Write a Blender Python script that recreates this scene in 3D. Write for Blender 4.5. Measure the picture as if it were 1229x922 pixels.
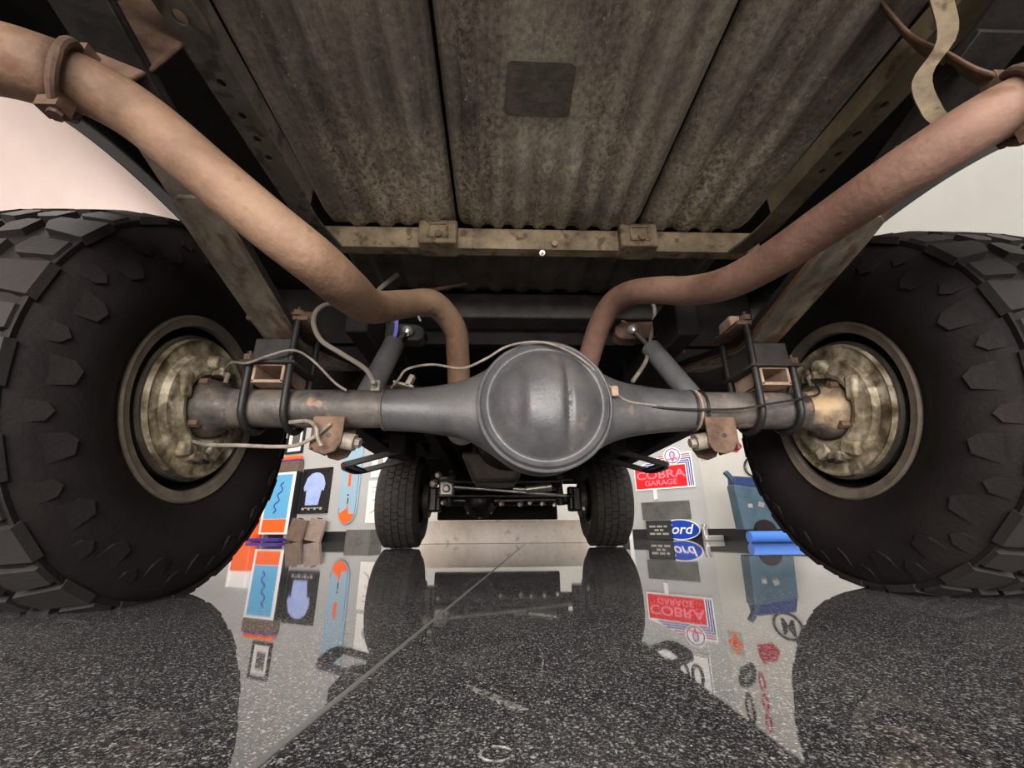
import bpy, math, random
from mathutils import Vector, Matrix
random.seed(7)
for o in list(bpy.data.objects): bpy.data.objects.remove(o)
SC = bpy.context.scene
COL = SC.collection
pi = math.pi
# ------------------------------------------------------------------ camera
F_PX, PITCH, YAW, ROLL = 506.1, 0.3337, 0.0375, -0.0075
cam_d = bpy.data.cameras.new('camera'); cam = bpy.data.objects.new('camera', cam_d); COL.objects.link(cam)
cam_d.sensor_fit = 'HORIZONTAL'; cam_d.sensor_width = 36.0; cam_d.lens = F_PX / 1229 * 36.0
cam_d.clip_start = 0.02; cam_d.clip_end = 100
cam.matrix_world = (Matrix.Translation((-0.0727, 0, 0.1358)) @ Matrix.Rotation(-YAW, 4, 'Z')
                    @ Matrix.Rotation(pi/2 + PITCH, 4, 'X') @ Matrix.Rotation(ROLL, 4, 'Z'))
SC.camera = cam
# ------------------------------------------------------------------ world, light, exposure
W = bpy.data.worlds.new('world'); SC.world = W; W.use_nodes = True
W.node_tree.nodes['Background'].inputs[0].default_value = (0.9, 0.93, 1, 1)
W.node_tree.nodes['Background'].inputs[1].default_value = 0.6
def area(name, loc, rot, sx, sy, power, col=(1, 1, 1)):
    d = bpy.data.lights.new(name, 'AREA'); d.shape = 'RECTANGLE'; d.size = sx; d.size_y = sy; d.energy = power; d.color = col
    o = bpy.data.objects.new(name, d); COL.objects.link(o); o.location = loc; o.rotation_euler = rot
    return o
CEIL = 4.7
LIGHT_SPOTS = [(-3.4, -2.6), (-3.4, 1.2), (-3.4, 5.0), (2.1, -2.6), (2.3, 1.2), (0.9, 5.0), (-0.9, -3.2)]
for lx, ly in LIGHT_SPOTS:
    area('ceiling_lamp', (lx, ly, CEIL - 0.09), (0, 0, 0), 1.1, 1.1, 42, (1.0, 0.96, 0.92))
# added fill light for the underbody, set at an unseen, made-up rear window
area('rear_fill_light', (-0.6, -5.45, 1.68), (pi/2, 0, 0), 6.4, 3.1, 900, (1.0, 0.95, 0.90))
SC.view_settings.view_transform = 'Standard'; SC.view_settings.look = 'None'
SC.view_settings.exposure = 0.45; SC.view_settings.gamma = 1.0; SC.view_settings.use_curve_mapping = False

# ------------------------------------------------------------------ materials
def lin(c):
    return tuple(((v/255)/12.92 if v/255 <= 0.04045 else ((v/255+0.055)/1.055)**2.4) for v in c) + (1,)
def newmat(name):
    m = bpy.data.materials.new(name); m.use_nodes = True
    return m, m.node_tree.nodes, m.node_tree.links, m.node_tree.nodes['Principled BSDF']
def plain(name, c, rough=0.5, metal=0.0, spec=0.5, emit=None):
    m, n, l, b = newmat(name)
    b.inputs['Base Color'].default_value = lin(c); b.inputs['Roughness'].default_value = rough
    b.inputs['Metallic'].default_value = metal; b.inputs['Specular IOR Level'].default_value = spec
    if emit:
        b.inputs['Emission Color'].default_value = lin(c); b.inputs['Emission Strength'].default_value = emit
    return m
def grime(name, cols, scale=12, detail=6, rough=0.6, metal=0.0, bump=0.2, bscale=60, stretch=(1, 1, 1), fleck=None, spec=0.4, pos=None):
    """noise-mottled surface; cols = 2-4 sRGB colours; fleck = (colour, scale, threshold, amount)"""
    m, n, l, b = newmat(name)
    tc = n.new('ShaderNodeTexCoord'); mp = n.new('ShaderNodeMapping'); mp.inputs['Scale'].default_value = stretch
    l.new(tc.outputs['Object'], mp.inputs['Vector'])
    t = n.new('ShaderNodeTexNoise'); t.inputs['Scale'].default_value = scale; t.inputs['Detail'].default_value = detail; t.inputs['Roughness'].default_value = 0.65
    l.new(mp.outputs[0], t.inputs['Vector'])
    r = n.new('ShaderNodeValToRGB'); e = r.color_ramp.elements
    k = len(cols)
    ps = pos or [0.34 + 0.32*i/(k-1) for i in range(k)]
    e[0].position = ps[0]; e[0].color = lin(cols[0]); e[1].position = ps[-1]; e[1].color = lin(cols[-1])
    for i in range(1, k-1):
        x = e.new(ps[i]); x.color = lin(cols[i])
    l.new(t.outputs['Fac'], r.inputs['Fac'])
    out = r.outputs['Color']
    if fleck:
        fc, fs, th, am = fleck
        t2 = n.new('ShaderNodeTexNoise'); t2.inputs['Scale'].default_value = fs; t2.inputs['Detail'].default_value = 4
        l.new(mp.outputs[0], t2.inputs['Vector'])
        mr = n.new('ShaderNodeMapRange'); mr.inputs[1].default_value = th; mr.inputs[2].default_value = th+0.08; mr.inputs[4].default_value = am
        l.new(t2.outputs['Fac'], mr.inputs[0])
        mx = n.new('ShaderNodeMix'); mx.data_type = 'RGBA'; mx.inputs['B'].default_value = lin(fc)
        l.new(mr.outputs[0], mx.inputs['Factor']); l.new(out, mx.inputs['A']); out = mx.outputs['Result']
    l.new(out, b.inputs['Base Color'])
    b.inputs['Roughness'].default_value = rough; b.inputs['Metallic'].default_value = metal; b.inputs['Specular IOR Level'].default_value = spec
    if bump:
        t3 = n.new('ShaderNodeTexNoise'); t3.inputs['Scale'].default_value = bscale; t3.inputs['Detail'].default_value = 5
        l.new(mp.outputs[0], t3.inputs['Vector'])
        bp = n.new('ShaderNodeBump'); bp.inputs['Strength'].default_value = bump; bp.inputs['Distance'].default_value = 0.004
        l.new(t3.outputs['Fac'], bp.inputs['Height']); l.new(bp.outputs[0], b.inputs['Normal'])
    return m
def floor_mat():
    m, n, l, b = newmat('polished_black_terrazzo')
    tc = n.new('ShaderNodeTexCoord')
    def vor(scale, th, soft, off):
        mp = n.new('ShaderNodeMapping'); mp.inputs['Location'].default_value = off
        l.new(tc.outputs['Object'], mp.inputs[0])
        ns = n.new('ShaderNodeTexNoise'); ns.inputs['Scale'].default_value = scale*0.7; ns.inputs['Detail'].default_value = 2
        l.new(mp.outputs[0], ns.inputs['Vector'])
        mx = n.new('ShaderNodeMix'); mx.data_type = 'RGBA'; mx.inputs['Factor'].default_value = 0.006
        l.new(mp.outputs[0], mx.inputs['A']); l.new(ns.outputs['Color'], mx.inputs['B'])
        v = n.new('ShaderNodeTexVoronoi'); v.inputs['Scale'].default_value = scale; l.new(mx.outputs['Result'], v.inputs['Vector'])
        sp = n.new('ShaderNodeSeparateColor'); l.new(v.outputs['Color'], sp.inputs[0])
        a = n.new('ShaderNodeMath'); a.operation = 'GREATER_THAN'; a.inputs[1].default_value = th; l.new(sp.outputs[0], a.inputs[0])
        d = n.new('ShaderNodeMapRange'); d.inputs[1].default_value = soft; d.inputs[2].default_value = soft*0.55; l.new(v.outputs['Distance'], d.inputs[0])
        p = n.new('ShaderNodeMath'); p.operation = 'MULTIPLY'; l.new(a.outputs[0], p.inputs[0]); l.new(d.outputs[0], p.inputs[1])
        q = n.new('ShaderNodeMath'); q.operation = 'MULTIPLY'; l.new(p.outputs[0], q.inputs[0])
        w = n.new('ShaderNodeMapRange'); w.inputs[3].default_value = 0.25; l.new(sp.outputs[1], w.inputs[0]); l.new(w.outputs[0], q.inputs[1])
        return q.outputs[0]
    a = vor(330, 0.50, 0.48, (0, 0, 0)); c = vor(560, 0.30, 0.50, (3.1, 1.7, 0)); g = vor(210, 0.88, 0.38, (5.3, 0.2, 0))
    s1 = n.new('ShaderNodeMath'); s1.operation = 'MAXIMUM'; l.new(a, s1.inputs[0])
    h = n.new('ShaderNodeMath'); h.operation = 'MULTIPLY'; h.inputs[1].default_value = 0.6; l.new(c, h.inputs[0]); l.new(h.outputs[0], s1.inputs[1])
    s2 = n.new('ShaderNodeMath'); s2.operation = 'MAXIMUM'; l.new(s1.outputs[0], s2.inputs[0]); l.new(g, s2.inputs[1])
    big = n.new('ShaderNodeTexNoise'); big.inputs['Scale'].default_value = 5; big.inputs['Detail'].default_value = 6; l.new(tc.outputs['Object'], big.inputs['Vector'])
    rb = n.new('ShaderNodeValToRGB'); rb.color_ramp.elements[0].position = 0.35; rb.color_ramp.elements[0].color = lin((46, 46, 50)); rb.color_ramp.elements[1].position = 0.7; rb.color_ramp.elements[1].color = lin((76, 74, 75))
    l.new(big.outputs['Fac'], rb.inputs[0])
    mx = n.new('ShaderNodeMix'); mx.data_type = 'RGBA'; l.new(s2.outputs[0], mx.inputs['Factor']); l.new(rb.outputs[0], mx.inputs['A']); mx.inputs['B'].default_value = lin((206, 204, 201))
    l.new(mx.outputs['Result'], b.inputs['Base Color'])
    sm = n.new('ShaderNodeTexNoise'); sm.inputs['Scale'].default_value = 2.3; sm.inputs['Detail'].default_value = 8; sm.inputs['Roughness'].default_value = 0.7; l.new(tc.outputs['Object'], sm.inputs['Vector'])
    rr = n.new('ShaderNodeMapRange'); rr.inputs[1].default_value = 0.4; rr.inputs[2].default_value = 0.72; rr.inputs[3].default_value = 0.012; rr.inputs[4].default_value = 0.06
    l.new(sm.outputs['Fac'], rr.inputs[0]); l.new(rr.outputs[0], b.inputs['Roughness'])
    b.inputs['IOR'].default_value = 1.62; b.inputs['Specular IOR Level'].default_value = 0.6
    return m
def bed_mat():
    """undercoated sheet steel: streaky dark paint, road dust that thickens towards the axle, fine stone-chip flecks"""
    m, n, l, b = newmat('dirty_bed_sheet_metal')
    tc = n.new('ShaderNodeTexCoord')
    def noise(scale, st, det=6, rough=.65):
        mp = n.new('ShaderNodeMapping'); mp.inputs['Scale'].default_value = st; l.new(tc.outputs['Object'], mp.inputs[0])
        t = n.new('ShaderNodeTexNoise'); t.inputs['Scale'].default_value = scale; t.inputs['Detail'].default_value = det; t.inputs['Roughness'].default_value = rough
        l.new(mp.outputs[0], t.inputs['Vector']); return t.outputs['Fac']
    def rng(x, a, b_, c=0.0, d=1.0):
        q = n.new('ShaderNodeMapRange'); q.inputs[1].default_value = a; q.inputs[2].default_value = b_; q.inputs[3].default_value = c; q.inputs[4].default_value = d; l.new(x, q.inputs[0]); return q.outputs[0]
    def mul(a, b_):
        q = n.new('ShaderNodeMath'); q.operation = 'MULTIPLY'; l.new(a, q.inputs[0]); l.new(b_, q.inputs[1]); return q.outputs[0]
    def mix(f, a, c):
        q = n.new('ShaderNodeMix'); q.data_type = 'RGBA'; l.new(f, q.inputs['Factor'])
        (l.new(a, q.inputs['A']) if not isinstance(a, tuple) else setattr(q.inputs['A'], 'default_value', a)); q.inputs['B'].default_value = c; return q.outputs['Result']
    sx = n.new('ShaderNodeSeparateXYZ'); l.new(tc.outputs['Object'], sx.inputs[0])
    front = rng(sx.outputs['Y'], -0.75, -0.02, 0.12, 1.0)
    streak = rng(noise(17, (1, .07, 1), 5), .38, .66)
    cloud = rng(noise(4.5, (1, .8, 1), 5), .32, .60)
    fine = rng(noise(95, (1, .8, 1), 5, .75), .36, .62)
    chips = rng(noise(150, (1, .7, 1), 2), .69, .74)
    c = mix(streak, lin((74, 68, 65)), lin((134, 126, 117)))
    c = mix(mul(mul(cloud, front), fine), c, lin((226, 212, 184)))
    c = mix(mul(chips, front), c, lin((242, 234, 216)))
    l.new(c, b.inputs['Base Color']); b.inputs['Roughness'].default_value = .75; b.inputs['Specular IOR Level'].default_value = .25
    bp = n.new('ShaderNodeBump'); bp.inputs['Strength'].default_value = .35; bp.inputs['Distance'].default_value = .003; l.new(fine, bp.inputs['Height']); l.new(bp.outputs[0], b.inputs['Normal'])
    return m
MT = {}
MT['floor'] = floor_mat()
MT['wall_grey'] = grime('grey_wall_paint', [(172, 173, 172), (180, 181, 180)], 2, rough=0.7, bump=0.03, bscale=90)
MT['wall_white'] = grime('white_wall_paint', [(196, 195, 189), (203, 202, 196)], 2, rough=0.75, bump=0.03, bscale=90)
MT['wall_right'] = grime('pale_grey_wall_paint', [(152, 152, 148), (158, 158, 154)], 2, rough=0.75, bump=0.03, bscale=90)
MT['wall_warm'] = grime('warm_white_wall_paint', [(188, 171, 165), (194, 177, 171)], 2, rough=0.75, bump=0.03, bscale=90)
MT['ceiling'] = plain('ceiling_white', (225, 223, 218), 0.9)
MT['base_black'] = plain('black_baseboard', (26, 26, 30), 0.5)
MT['strip'] = plain('zinc_divider_strip', (150, 147, 144), 0.45, 0.4)
MT['bed'] = bed_mat()
MT['bed_dark'] = grime('dark_bed_sheet_metal', [(66, 62, 59), (92, 87, 82)], 8, 6, 0.8, 0, 0.3, 60, spec=0.2)
MT['tan'] = grime('rusty_tan_steel', [(82, 71, 56), (122, 108, 87), (152, 136, 110)], 9, 7, 0.7, 0.1, 0.5, 70, fleck=((70, 50, 34), 30, 0.56, 0.7), spec=0.3)
MT['rail'] = grime('dirty_frame_steel', [(86, 80, 74), (118, 110, 99)], 12, 7, 0.7, 0.1, 0.4, 70, fleck=((44, 38, 34), 26, 0.56, 0.6), spec=0.3)
MT['rail_olive'] = grime('olive_frame_steel', [(84, 75, 58), (122, 110, 88)], 10, 7, 0.7, 0.1, 0.4, 70, fleck=((54, 44, 30), 26, 0.58, 0.6), spec=0.3)
MT['pipe'] = grime('rusty_exhaust_steel', [(94, 71, 56), (130, 102, 82), (148, 121, 99)], 6, 8, 0.68, 0.08, 0.3, 120, fleck=((104, 70, 50), 24, 0.60, 0.6), spec=0.4)
MT['pipe_r'] = grime('pink_rust_exhaust_steel', [(102, 75, 63), (132, 101, 87), (148, 117, 101)], 6, 8, 0.68, 0.08, 0.3, 120, fleck=((112, 74, 58), 24, 0.60, 0.6), spec=0.4)
MT['rust'] = grime('rusty_bracket', [(70, 54, 46), (106, 84, 70), (130, 104, 86)], 14, 7, 0.75, 0.1, 0.5, 70, spec=0.25)
MT['spring'] = grime('weathered_spring_steel', [(78, 71, 64), (120, 111, 99), (156, 143, 125)], 14, 8, 0.65, 0.2, 0.5, 90, (1, 0.5, 1), ((92, 62, 42), 20, 0.55, 0.7), spec=0.3)
MT['spring_dark'] = grime('dark_spring_leaf', [(34, 31, 30), (54, 49, 46)], 14, 6, 0.7, 0.1, 0.3, 80, spec=0.25)
MT['spring_rust'] = grime('rusty_spring_leaf', [(76, 54, 36), (120, 90, 60), (140, 110, 76)], 10, 8, 0.7, 0.1, 0.4, 80, (1, 0.3, 1), spec=0.3)
MT['axle'] = grime('grey_axle_paint', [(58, 57, 59), (80, 79, 81), (94, 91, 90)], 7, 8, 0.42, 0.1, 0.18, 140, fleck=((126, 110, 98), 22, 0.64, 0.5), spec=0.5)
MT['axle_tube'] = grime('worn_axle_tube', [(62, 58, 56), (96, 90, 86), (120, 110, 102)], 11, 8, 0.5, 0.2, 0.35, 90, fleck=((166, 128, 104), 20, 0.60, 0.8), spec=0.45)
MT['tube_end'] = grime('corroded_tube_end', [(58, 54, 52), (92, 86, 80), (176, 150, 116)], 8, 8, 0.55, 0.15, 0.4, 90, spec=0.4, pos=[.36, .50, .64])
MT['black_steel'] = grime('black_painted_steel', [(28, 27, 28), (46, 44, 44)], 14, 6, 0.5, 0.1, 0.2, 90, spec=0.4)
MT['block'] = grime('dark_lift_block', [(50, 47, 46), (72, 68, 65)], 14, 6, 0.6, 0.1, 0.3, 90, spec=0.3)
MT['orange_rust'] = grime('bright_rust', [(136, 108, 92), (186, 160, 140)], 18, 6, 0.75, 0, 0.4, 90, spec=0.2)
MT['plate'] = grime('corroded_backing_plate', [(84, 72, 56), (146, 134, 110), (204, 194, 172)], 20, 8, 0.6, 0.15, 0.6, 60, fleck=((74, 60, 44), 22, 0.56, 0.75), spec=0.35)
MT['drum'] = grime('brake_drum_iron', [(58, 54, 50), (98, 91, 82)], 12, 6, 0.55, 0.3, 0.3, 90)
MT['rim'] = grime('dirty_rim_steel', [(104, 96, 86), (140, 130, 116)], 14, 7, 0.55, 0.25, 0.3, 90, spec=0.4)
MT['rim_dark'] = plain('dark_rim_barrel', (38, 36, 37), 0.5, 0.2)
MT['rubber'] = grime('tyre_rubber', [(27, 23, 23), (37, 32, 31)], 6, 6, 0.7, 0, 0.25, 120, spec=0.22)
MT['tread'] = grime('tyre_tread_rubber', [(34, 31, 30), (46, 42, 41)], 9, 6, 0.65, 0, 0.2, 120, spec=0.3)
MT['rubber_front'] = grime('front_tyre_rubber', [(44, 41, 40), (58, 54, 52)], 9, 6, 0.75, 0, 0.2, 100, spec=0.35)
MT['shock'] = grime('grey_shock_paint', [(92, 92, 94), (112, 111, 112)], 14, 5, 0.45, 0.2, 0.1, 90)
MT['chrome'] = plain('bright_zinc', (216, 214, 210), 0.3, 0.7)
MT['silver'] = grime('dull_aluminium', [(150, 146, 140), (188, 184, 178)], 20, 5, 0.4, 0.6, 0.2, 60)
MT['hose'] = plain('grey_hose', (128, 120, 110), 0.6)
MT['cable'] = grime('dirty_cable', [(112, 102, 92), (158, 147, 135)], 40, 4, 0.6, 0.2, 0.2, 90)
MT['blue_tie'] = plain('violet_blue_strap', (112, 112, 196), 0.5)
MT['greasy'] = grime('greasy_black_iron', [(20, 18, 18), (40, 36, 34)], 16, 6, 0.42, 0.3, 0.4, 60, spec=0.5)
MT['pan'] = grime('oily_brown_pan', [(46, 40, 35), (82, 73, 64)], 10, 6, 0.5, 0.2, 0.3, 50, fleck=((150, 136, 108), 14, 0.64, 0.6))
MT['body'] = grime('grey_body_paint', [(108, 110, 112), (120, 122, 124)], 5, 3, 0.4, 0.1, 0.02, 60)
MT['under'] = grime('undercoat_black', [(24, 22, 22), (36, 33, 32)], 14, 6, 0.85, 0, 0.4, 60, spec=0.15)
MT['bed_dark2'] = grime('dark_grey_side_paint', [(36, 36, 38), (46, 46, 48)], 8, 4, 0.5, 0, 0.05, 60, spec=0.3)
MT['patch'] = grime('bare_dark_patch', [(82, 77, 72), (108, 101, 92)], 30, 6, 0.75, 0, 0.4, 90, spec=0.2)
MT['plinth'] = grime('pale_stone_plinth', [(236, 222, 210), (248, 240, 230)], 9, 8, 0.5, 0, 0.05, 50, fleck=((150, 126, 112), 8, 0.62, 0.6))
MT['white'] = plain('white_print', (238, 238, 238), 0.45)
MT['paper'] = grime('white_paper', [(230, 228, 224), (240, 238, 236)], 3, 3, 0.6, 0, 0)
MT['grey_print'] = plain('grey_print', (168, 162, 160), 0.5)
MT['red'] = plain('sign_red', (222, 14, 26), 0.4)
MT['pink'] = plain('sign_pink_print', (250, 128, 148), 0.4)
MT['crimson'] = plain('decal_crimson', (170, 34, 58), 0.4)
MT['navy'] = plain('sign_navy', (62, 66, 150), 0.4)
MT['violet'] = plain('emblem_violet', (126, 96, 140), 0.4)
MT['lilac'] = plain('emblem_lilac', (226, 184, 220), 0.4)
MT['blue'] = plain('oval_blue', (16, 66, 178), 0.3)
MT['sky'] = plain('pale_blue_enamel', (96, 176, 222), 0.35)
MT['sky2'] = plain('pale_blue_board', (150, 180, 198), 0.35)
MT['shirt'] = grime('pale_blue_cloth', [(150, 172, 228), (176, 194, 240)], 7, 4, 0.8, 0, 0.1, 30)
MT['orange'] = plain('bright_orange', (244, 104, 38), 0.4)
MT['black'] = plain('black_print', (22, 22, 24), 0.45)
MT['brown'] = grime('brown_laminate', [(96, 80, 70), (116, 98, 86)], 12, 4, 0.55, 0, 0.05, 40)
MT['brown2'] = grime('pale_brown_laminate', [(132, 116, 106), (150, 134, 124)], 12, 4, 0.5, 0, 0.05, 40)
MT['purple'] = plain('violet_plastic', (70, 46, 150), 0.4)
MT['panel'] = grime('dark_grey_panel', [(74, 74, 72), (104, 104, 100)], 4, 5, 0.5, 0, 0.05, 40)
MT['boardblk'] = plain('blackboard', (38, 40, 38), 0.6)
MT['teal'] = grime('worn_teal_enamel', [(56, 80, 96), (74, 98, 112)], 7, 5, 0.45, 0.05, 0.05, 40)
MT['navyblue'] = plain('navy_enamel', (24, 48, 100), 0.4)
MT['brightblue'] = plain('bright_blue_tube', (72, 124, 214), 0.35)
MT['glass'] = None
gm, gn, gl, gb = newmat('clear_glass'); gb.inputs['Transmission Weight'].default_value = 1; gb.inputs['Roughness'].default_value = 0.0; gb.inputs['IOR'].default_value = 1.0; gb.inputs['Alpha'].default_value = 0.15; MT['glass'] = gm
MT['lamp'] = plain('lamp_diffuser', (255, 248, 240), 0.5, emit=4.0)
MT['stain'] = None
sm_, sn, sl, sb = newmat('dried_streak'); sb.inputs['Base Color'].default_value = lin((176, 172, 168)); sb.inputs['Roughness'].default_value = 0.5
t_ = sn.new('ShaderNodeTexNoise'); t_.inputs['Scale'].default_value = 160; t_.inputs['Detail'].default_value = 4
tc_ = sn.new('ShaderNodeTexCoord'); sl.new(tc_.outputs['Object'], t_.inputs['Vector'])
mr_ = sn.new('ShaderNodeMapRange'); mr_.inputs[1].default_value = 0.42; mr_.inputs[2].default_value = 0.66; mr_.inputs[4].default_value = 0.75; sl.new(t_.outputs['Fac'], mr_.inputs[0]); sl.new(mr_.outputs[0], sb.inputs['Alpha']); MT['stain'] = sm_

# ------------------------------------------------------------------ mesh helpers
class MB:
    def __init__(s): s.v = []; s.f = []
    def add(s, vs, fs):
        b = len(s.v); s.v += [tuple(v) for v in vs]; s.f += [tuple(i+b for i in f) for f in fs]; return s
    def box(s, c, d, R=None):
        c = Vector(c); vs = []
        for x in (-.5, .5):
            for y in (-.5, .5):
                for z in (-.5, .5):
                    p = Vector((x*d[0], y*d[1], z*d[2])); vs.append(c + (R @ p if R else p))
        return s.add(vs, [(0, 1, 3, 2), (4, 6, 7, 5), (0, 4, 5, 1), (2, 3, 7, 6), (0, 2, 6, 4), (1, 5, 7, 3)])
    def tube(s, pts, r, n=14, cap=True, closed=False):
        pts = [Vector(p) for p in pts]; k = len(pts)
        rs = r if isinstance(r, (list, tuple)) else [r]*k
        T = []
        for i in range(k):
            if closed: t = pts[(i+1) % k] - pts[i-1]
            else: t = pts[min(i+1, k-1)] - pts[max(i-1, 0)]
            T.append(t.normalized())
        up = Vector((0, 0, 1)) if abs(T[0].z) < 0.9 else Vector((1, 0, 0))
        nrm = (up - T[0]*up.dot(T[0])).normalized(); vs = []
        for i in range(k):
            nrm = (nrm - T[i]*nrm.dot(T[i])).normalized(); bn = T[i].cross(nrm)
            for j in range(n):
                a = 2*pi*j/n; vs.append(pts[i] + (nrm*math.cos(a) + bn*math.sin(a))*rs[i])
        fs = []
        for i in range(k if closed else k-1):
            i2 = (i+1) % k
            for j in range(n): fs.append((i*n+j, i*n+(j+1) % n, i2*n+(j+1) % n, i2*n+j))
        if cap and not closed: fs += [tuple(range(n))[::-1], tuple(range((k-1)*n, k*n))]
        return s.add(vs, fs)
    def lathe(s, prof, c=(0, 0, 0), axis=(1, 0, 0), n=48, a0=0, a1=2*pi, close=False):
        """prof: (radius, position along axis)"""
        ax = Vector(axis).normalized(); u = Vector((0, 0, 1)) if abs(ax.z) < 0.9 else Vector((1, 0, 0))
        u = (u - ax*u.dot(ax)).normalized(); w = ax.cross(u); c = Vector(c); k = len(prof)
        full = abs(a1-a0-2*pi) < 1e-6; m = n if full else n+1; vs = []
        for i in range(m):
            a = a0 + (a1-a0)*i/n
            for r, h in prof: vs.append(c + ax*h + (u*math.cos(a) + w*math.sin(a))*r)
        fs = []
        for i in range(n):
            i2 = (i+1) % m
            for j in range(k if close else k-1):
                j2 = (j+1) % k
                fs.append((i*k+j, i*k+j2, i2*k+j2, i2*k+j))
        return s.add(vs, fs)
    def cyl(s, a, b, r, n=16): return s.tube([a, b], r, n)
    def prism(s, poly, o, ex, ey, ez, d0, d1):
        o = Vector(o); ex = Vector(ex); ey = Vector(ey); ez = Vector(ez); k = len(poly)
        vs = [o + ex*x + ey*y + ez*d0 for x, y in poly] + [o + ex*x + ey*y + ez*d1 for x, y in poly]
        return s.add(vs, [tuple(range(k))[::-1], tuple(range(k, 2*k))] + [(i, (i+1) % k, k+(i+1) % k, k+i) for i in range(k)])
    def strip(s, pts, side, w, t):
        """flat bar: pts is the centre line, side the width direction, t the thickness"""
        pts = [Vector(p) for p in pts]; side = Vector(side).normalized(); vs = []; k = len(pts)
        ws = w if isinstance(w, (list, tuple)) else [w]*k
        for i in range(k):
            T = (pts[min(i+1, k-1)] - pts[max(i-1, 0)]).normalized(); nn = side.cross(T).normalized()
            for a, b in ((-1, -1), (1, -1), (1, 1), (-1, 1)): vs.append(pts[i] + side*a*ws[i]/2 + nn*b*t/2)
        fs = [(0, 1, 2, 3), tuple(range(4*k-1, 4*k-5, -1))]
        for i in range(k-1):
            for j in range(4): fs.append((i*4+j, i*4+4+j, i*4+4+(j+1) % 4, i*4+(j+1) % 4))
        return s.add(vs, fs)
def smooth_path(pts, sub=8):
    P = [Vector(p) for p in pts]; P = [P[0]*2-P[1]] + P + [P[-1]*2-P[-2]]; out = []
    for i in range(1, len(P)-2):
        a, b, c, d = P[i-1], P[i], P[i+1], P[i+2]
        for j in range(sub):
            t = j/sub
            out.append(0.5*((2*b) + (c-a)*t + (2*a-5*b+4*c-d)*t*t + (3*b-a-3*c+d)*t**3))
    out.append(P[-2]); return out
def link(name, mesh, parent=None):
    o = bpy.data.objects.new(name, mesh); COL.objects.link(o)
    if parent: o.parent = parent
    return o
def base_of(p):
    v = Vector((0, 0, 0))
    while p: v += p.location; p = p.parent
    return v
def obj(name, mb, mat, parent=None, loc=None, bevel=0, smooth=35, seg=2, rot=0.0):
    """one mesh object; vertices are given in world space"""
    o0 = Vector(loc) if loc is not None else base_of(parent)
    me = bpy.data.meshes.new(name); RI = Matrix.Rotation(-rot, 3, 'Z'); me.from_pydata([tuple(RI @ (Vector(v)-o0)) for v in mb.v], [], mb.f)
    import bmesh
    bm = bmesh.new(); bm.from_mesh(me); bmesh.ops.recalc_face_normals(bm, faces=bm.faces); bm.to_mesh(me); bm.free()
    me.materials.append(MT[mat] if isinstance(mat, str) else mat)
    if smooth:
        me.polygons.foreach_set('use_smooth', [True]*len(me.polygons)); me.set_sharp_from_angle(angle=math.radians(smooth))
    o = link(name, me, parent); o.location = o0 - base_of(parent); o.rotation_euler.z = rot
    if bevel:
        b = o.modifiers.new('bevel', 'BEVEL'); b.width = bevel; b.segments = seg; b.limit_method = 'ANGLE'; b.angle_limit = math.radians(40)
        b.harden_normals = False
    return o
def thing(name, label, cat, loc=(0, 0, 0), group=None):
    o = bpy.data.objects.new(name, None); COL.objects.link(o); o.location = loc; o.empty_display_size = 0.1
    tag(o, label, cat, group); return o
def tag(o, label, cat, group=None):
    o['label'] = label; o['category'] = cat
    if group: o['group'] = group
    return o
def struct(name, mb, mat, label, **k):
    o = obj(name, mb, mat, loc=k.pop('loc', (0, 0, 0)), **k); o['kind'] = 'structure'; o['label'] = label; return o
def text_mesh(body, size, align='CENTER', extrude=0.0008, shear=0.0, bold=0.0):
    cu = bpy.data.curves.new('txt', 'FONT'); cu.body = body; cu.size = size; cu.align_x = align; cu.align_y = 'CENTER'; cu.extrude = extrude; cu.shear = shear; cu.offset = bold
    o = bpy.data.objects.new('txt', cu); COL.objects.link(o); dg = bpy.context.evaluated_depsgraph_get(); dg.update()
    me = bpy.data.meshes.new_from_object(o.evaluated_get(dg)); bpy.data.objects.remove(o); bpy.data.curves.remove(cu)
    return me
class Wall:
    """vertical plane through A and B (plan); s runs along it, n points into the room"""
    def __init__(s, A, B):
        s.A = Vector((A[0], A[1], 0)); B = Vector((B[0], B[1], 0)); s.L = (B-s.A).length; s.t = (B-s.A).normalized(); s.n = Vector((s.t.y, -s.t.x, 0))
    def p(s, a, z, out=0): return s.A + s.t*a + s.n*out + Vector((0, 0, z))
    def prism(s, mb, poly, o0, o1): return mb.prism(poly, s.A, s.t, (0, 0, 1), s.n, o0, o1)
    def rect(s, mb, a0, z0, a1, z1, o0, o1): return s.prism(mb, [(a0, z0), (a1, z0), (a1, z1), (a0, z1)], o0, o1)
    def text(s, name, body, a, z, out, size, mat, parent, sx=1.0, **k):
        me = text_mesh(body, size, **k); me.materials.append(MT[mat])
        M = Matrix((s.t*sx, Vector((0, 0, 1)), s.n)).transposed().to_4x4(); M.translation = s.p(a, z, out) - base_of(parent)
        me.transform(M); return link(name, me, parent)
def ell(cx, cz, rx, rz, n=40, a0=0, a1=2*pi): return [(cx+rx*math.cos(a0+(a1-a0)*i/n), cz+rz*math.sin(a0+(a1-a0)*i/n)) for i in range(n if abs(a1-a0-2*pi) < 1e-6 else n+1)]

# ================================================================== THE ROOM
A_, B_, C_, D_, E_, F_, G_, H_, I_ = (-5.0, 7.65), (-1.5, 5.9), (-1.5, 6.9), (1.6, 6.9), (1.75, 6.4), (2.6, 5.5), (3.3, 3.8), (3.3, -5.6), (-5.0, -5.6)
fl = struct('floor', MB().box((-0.8, 1.1, -0.05), (8.9, 13.8, 0.1)), 'floor', 'polished black speckled terrazzo floor', smooth=0)
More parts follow.
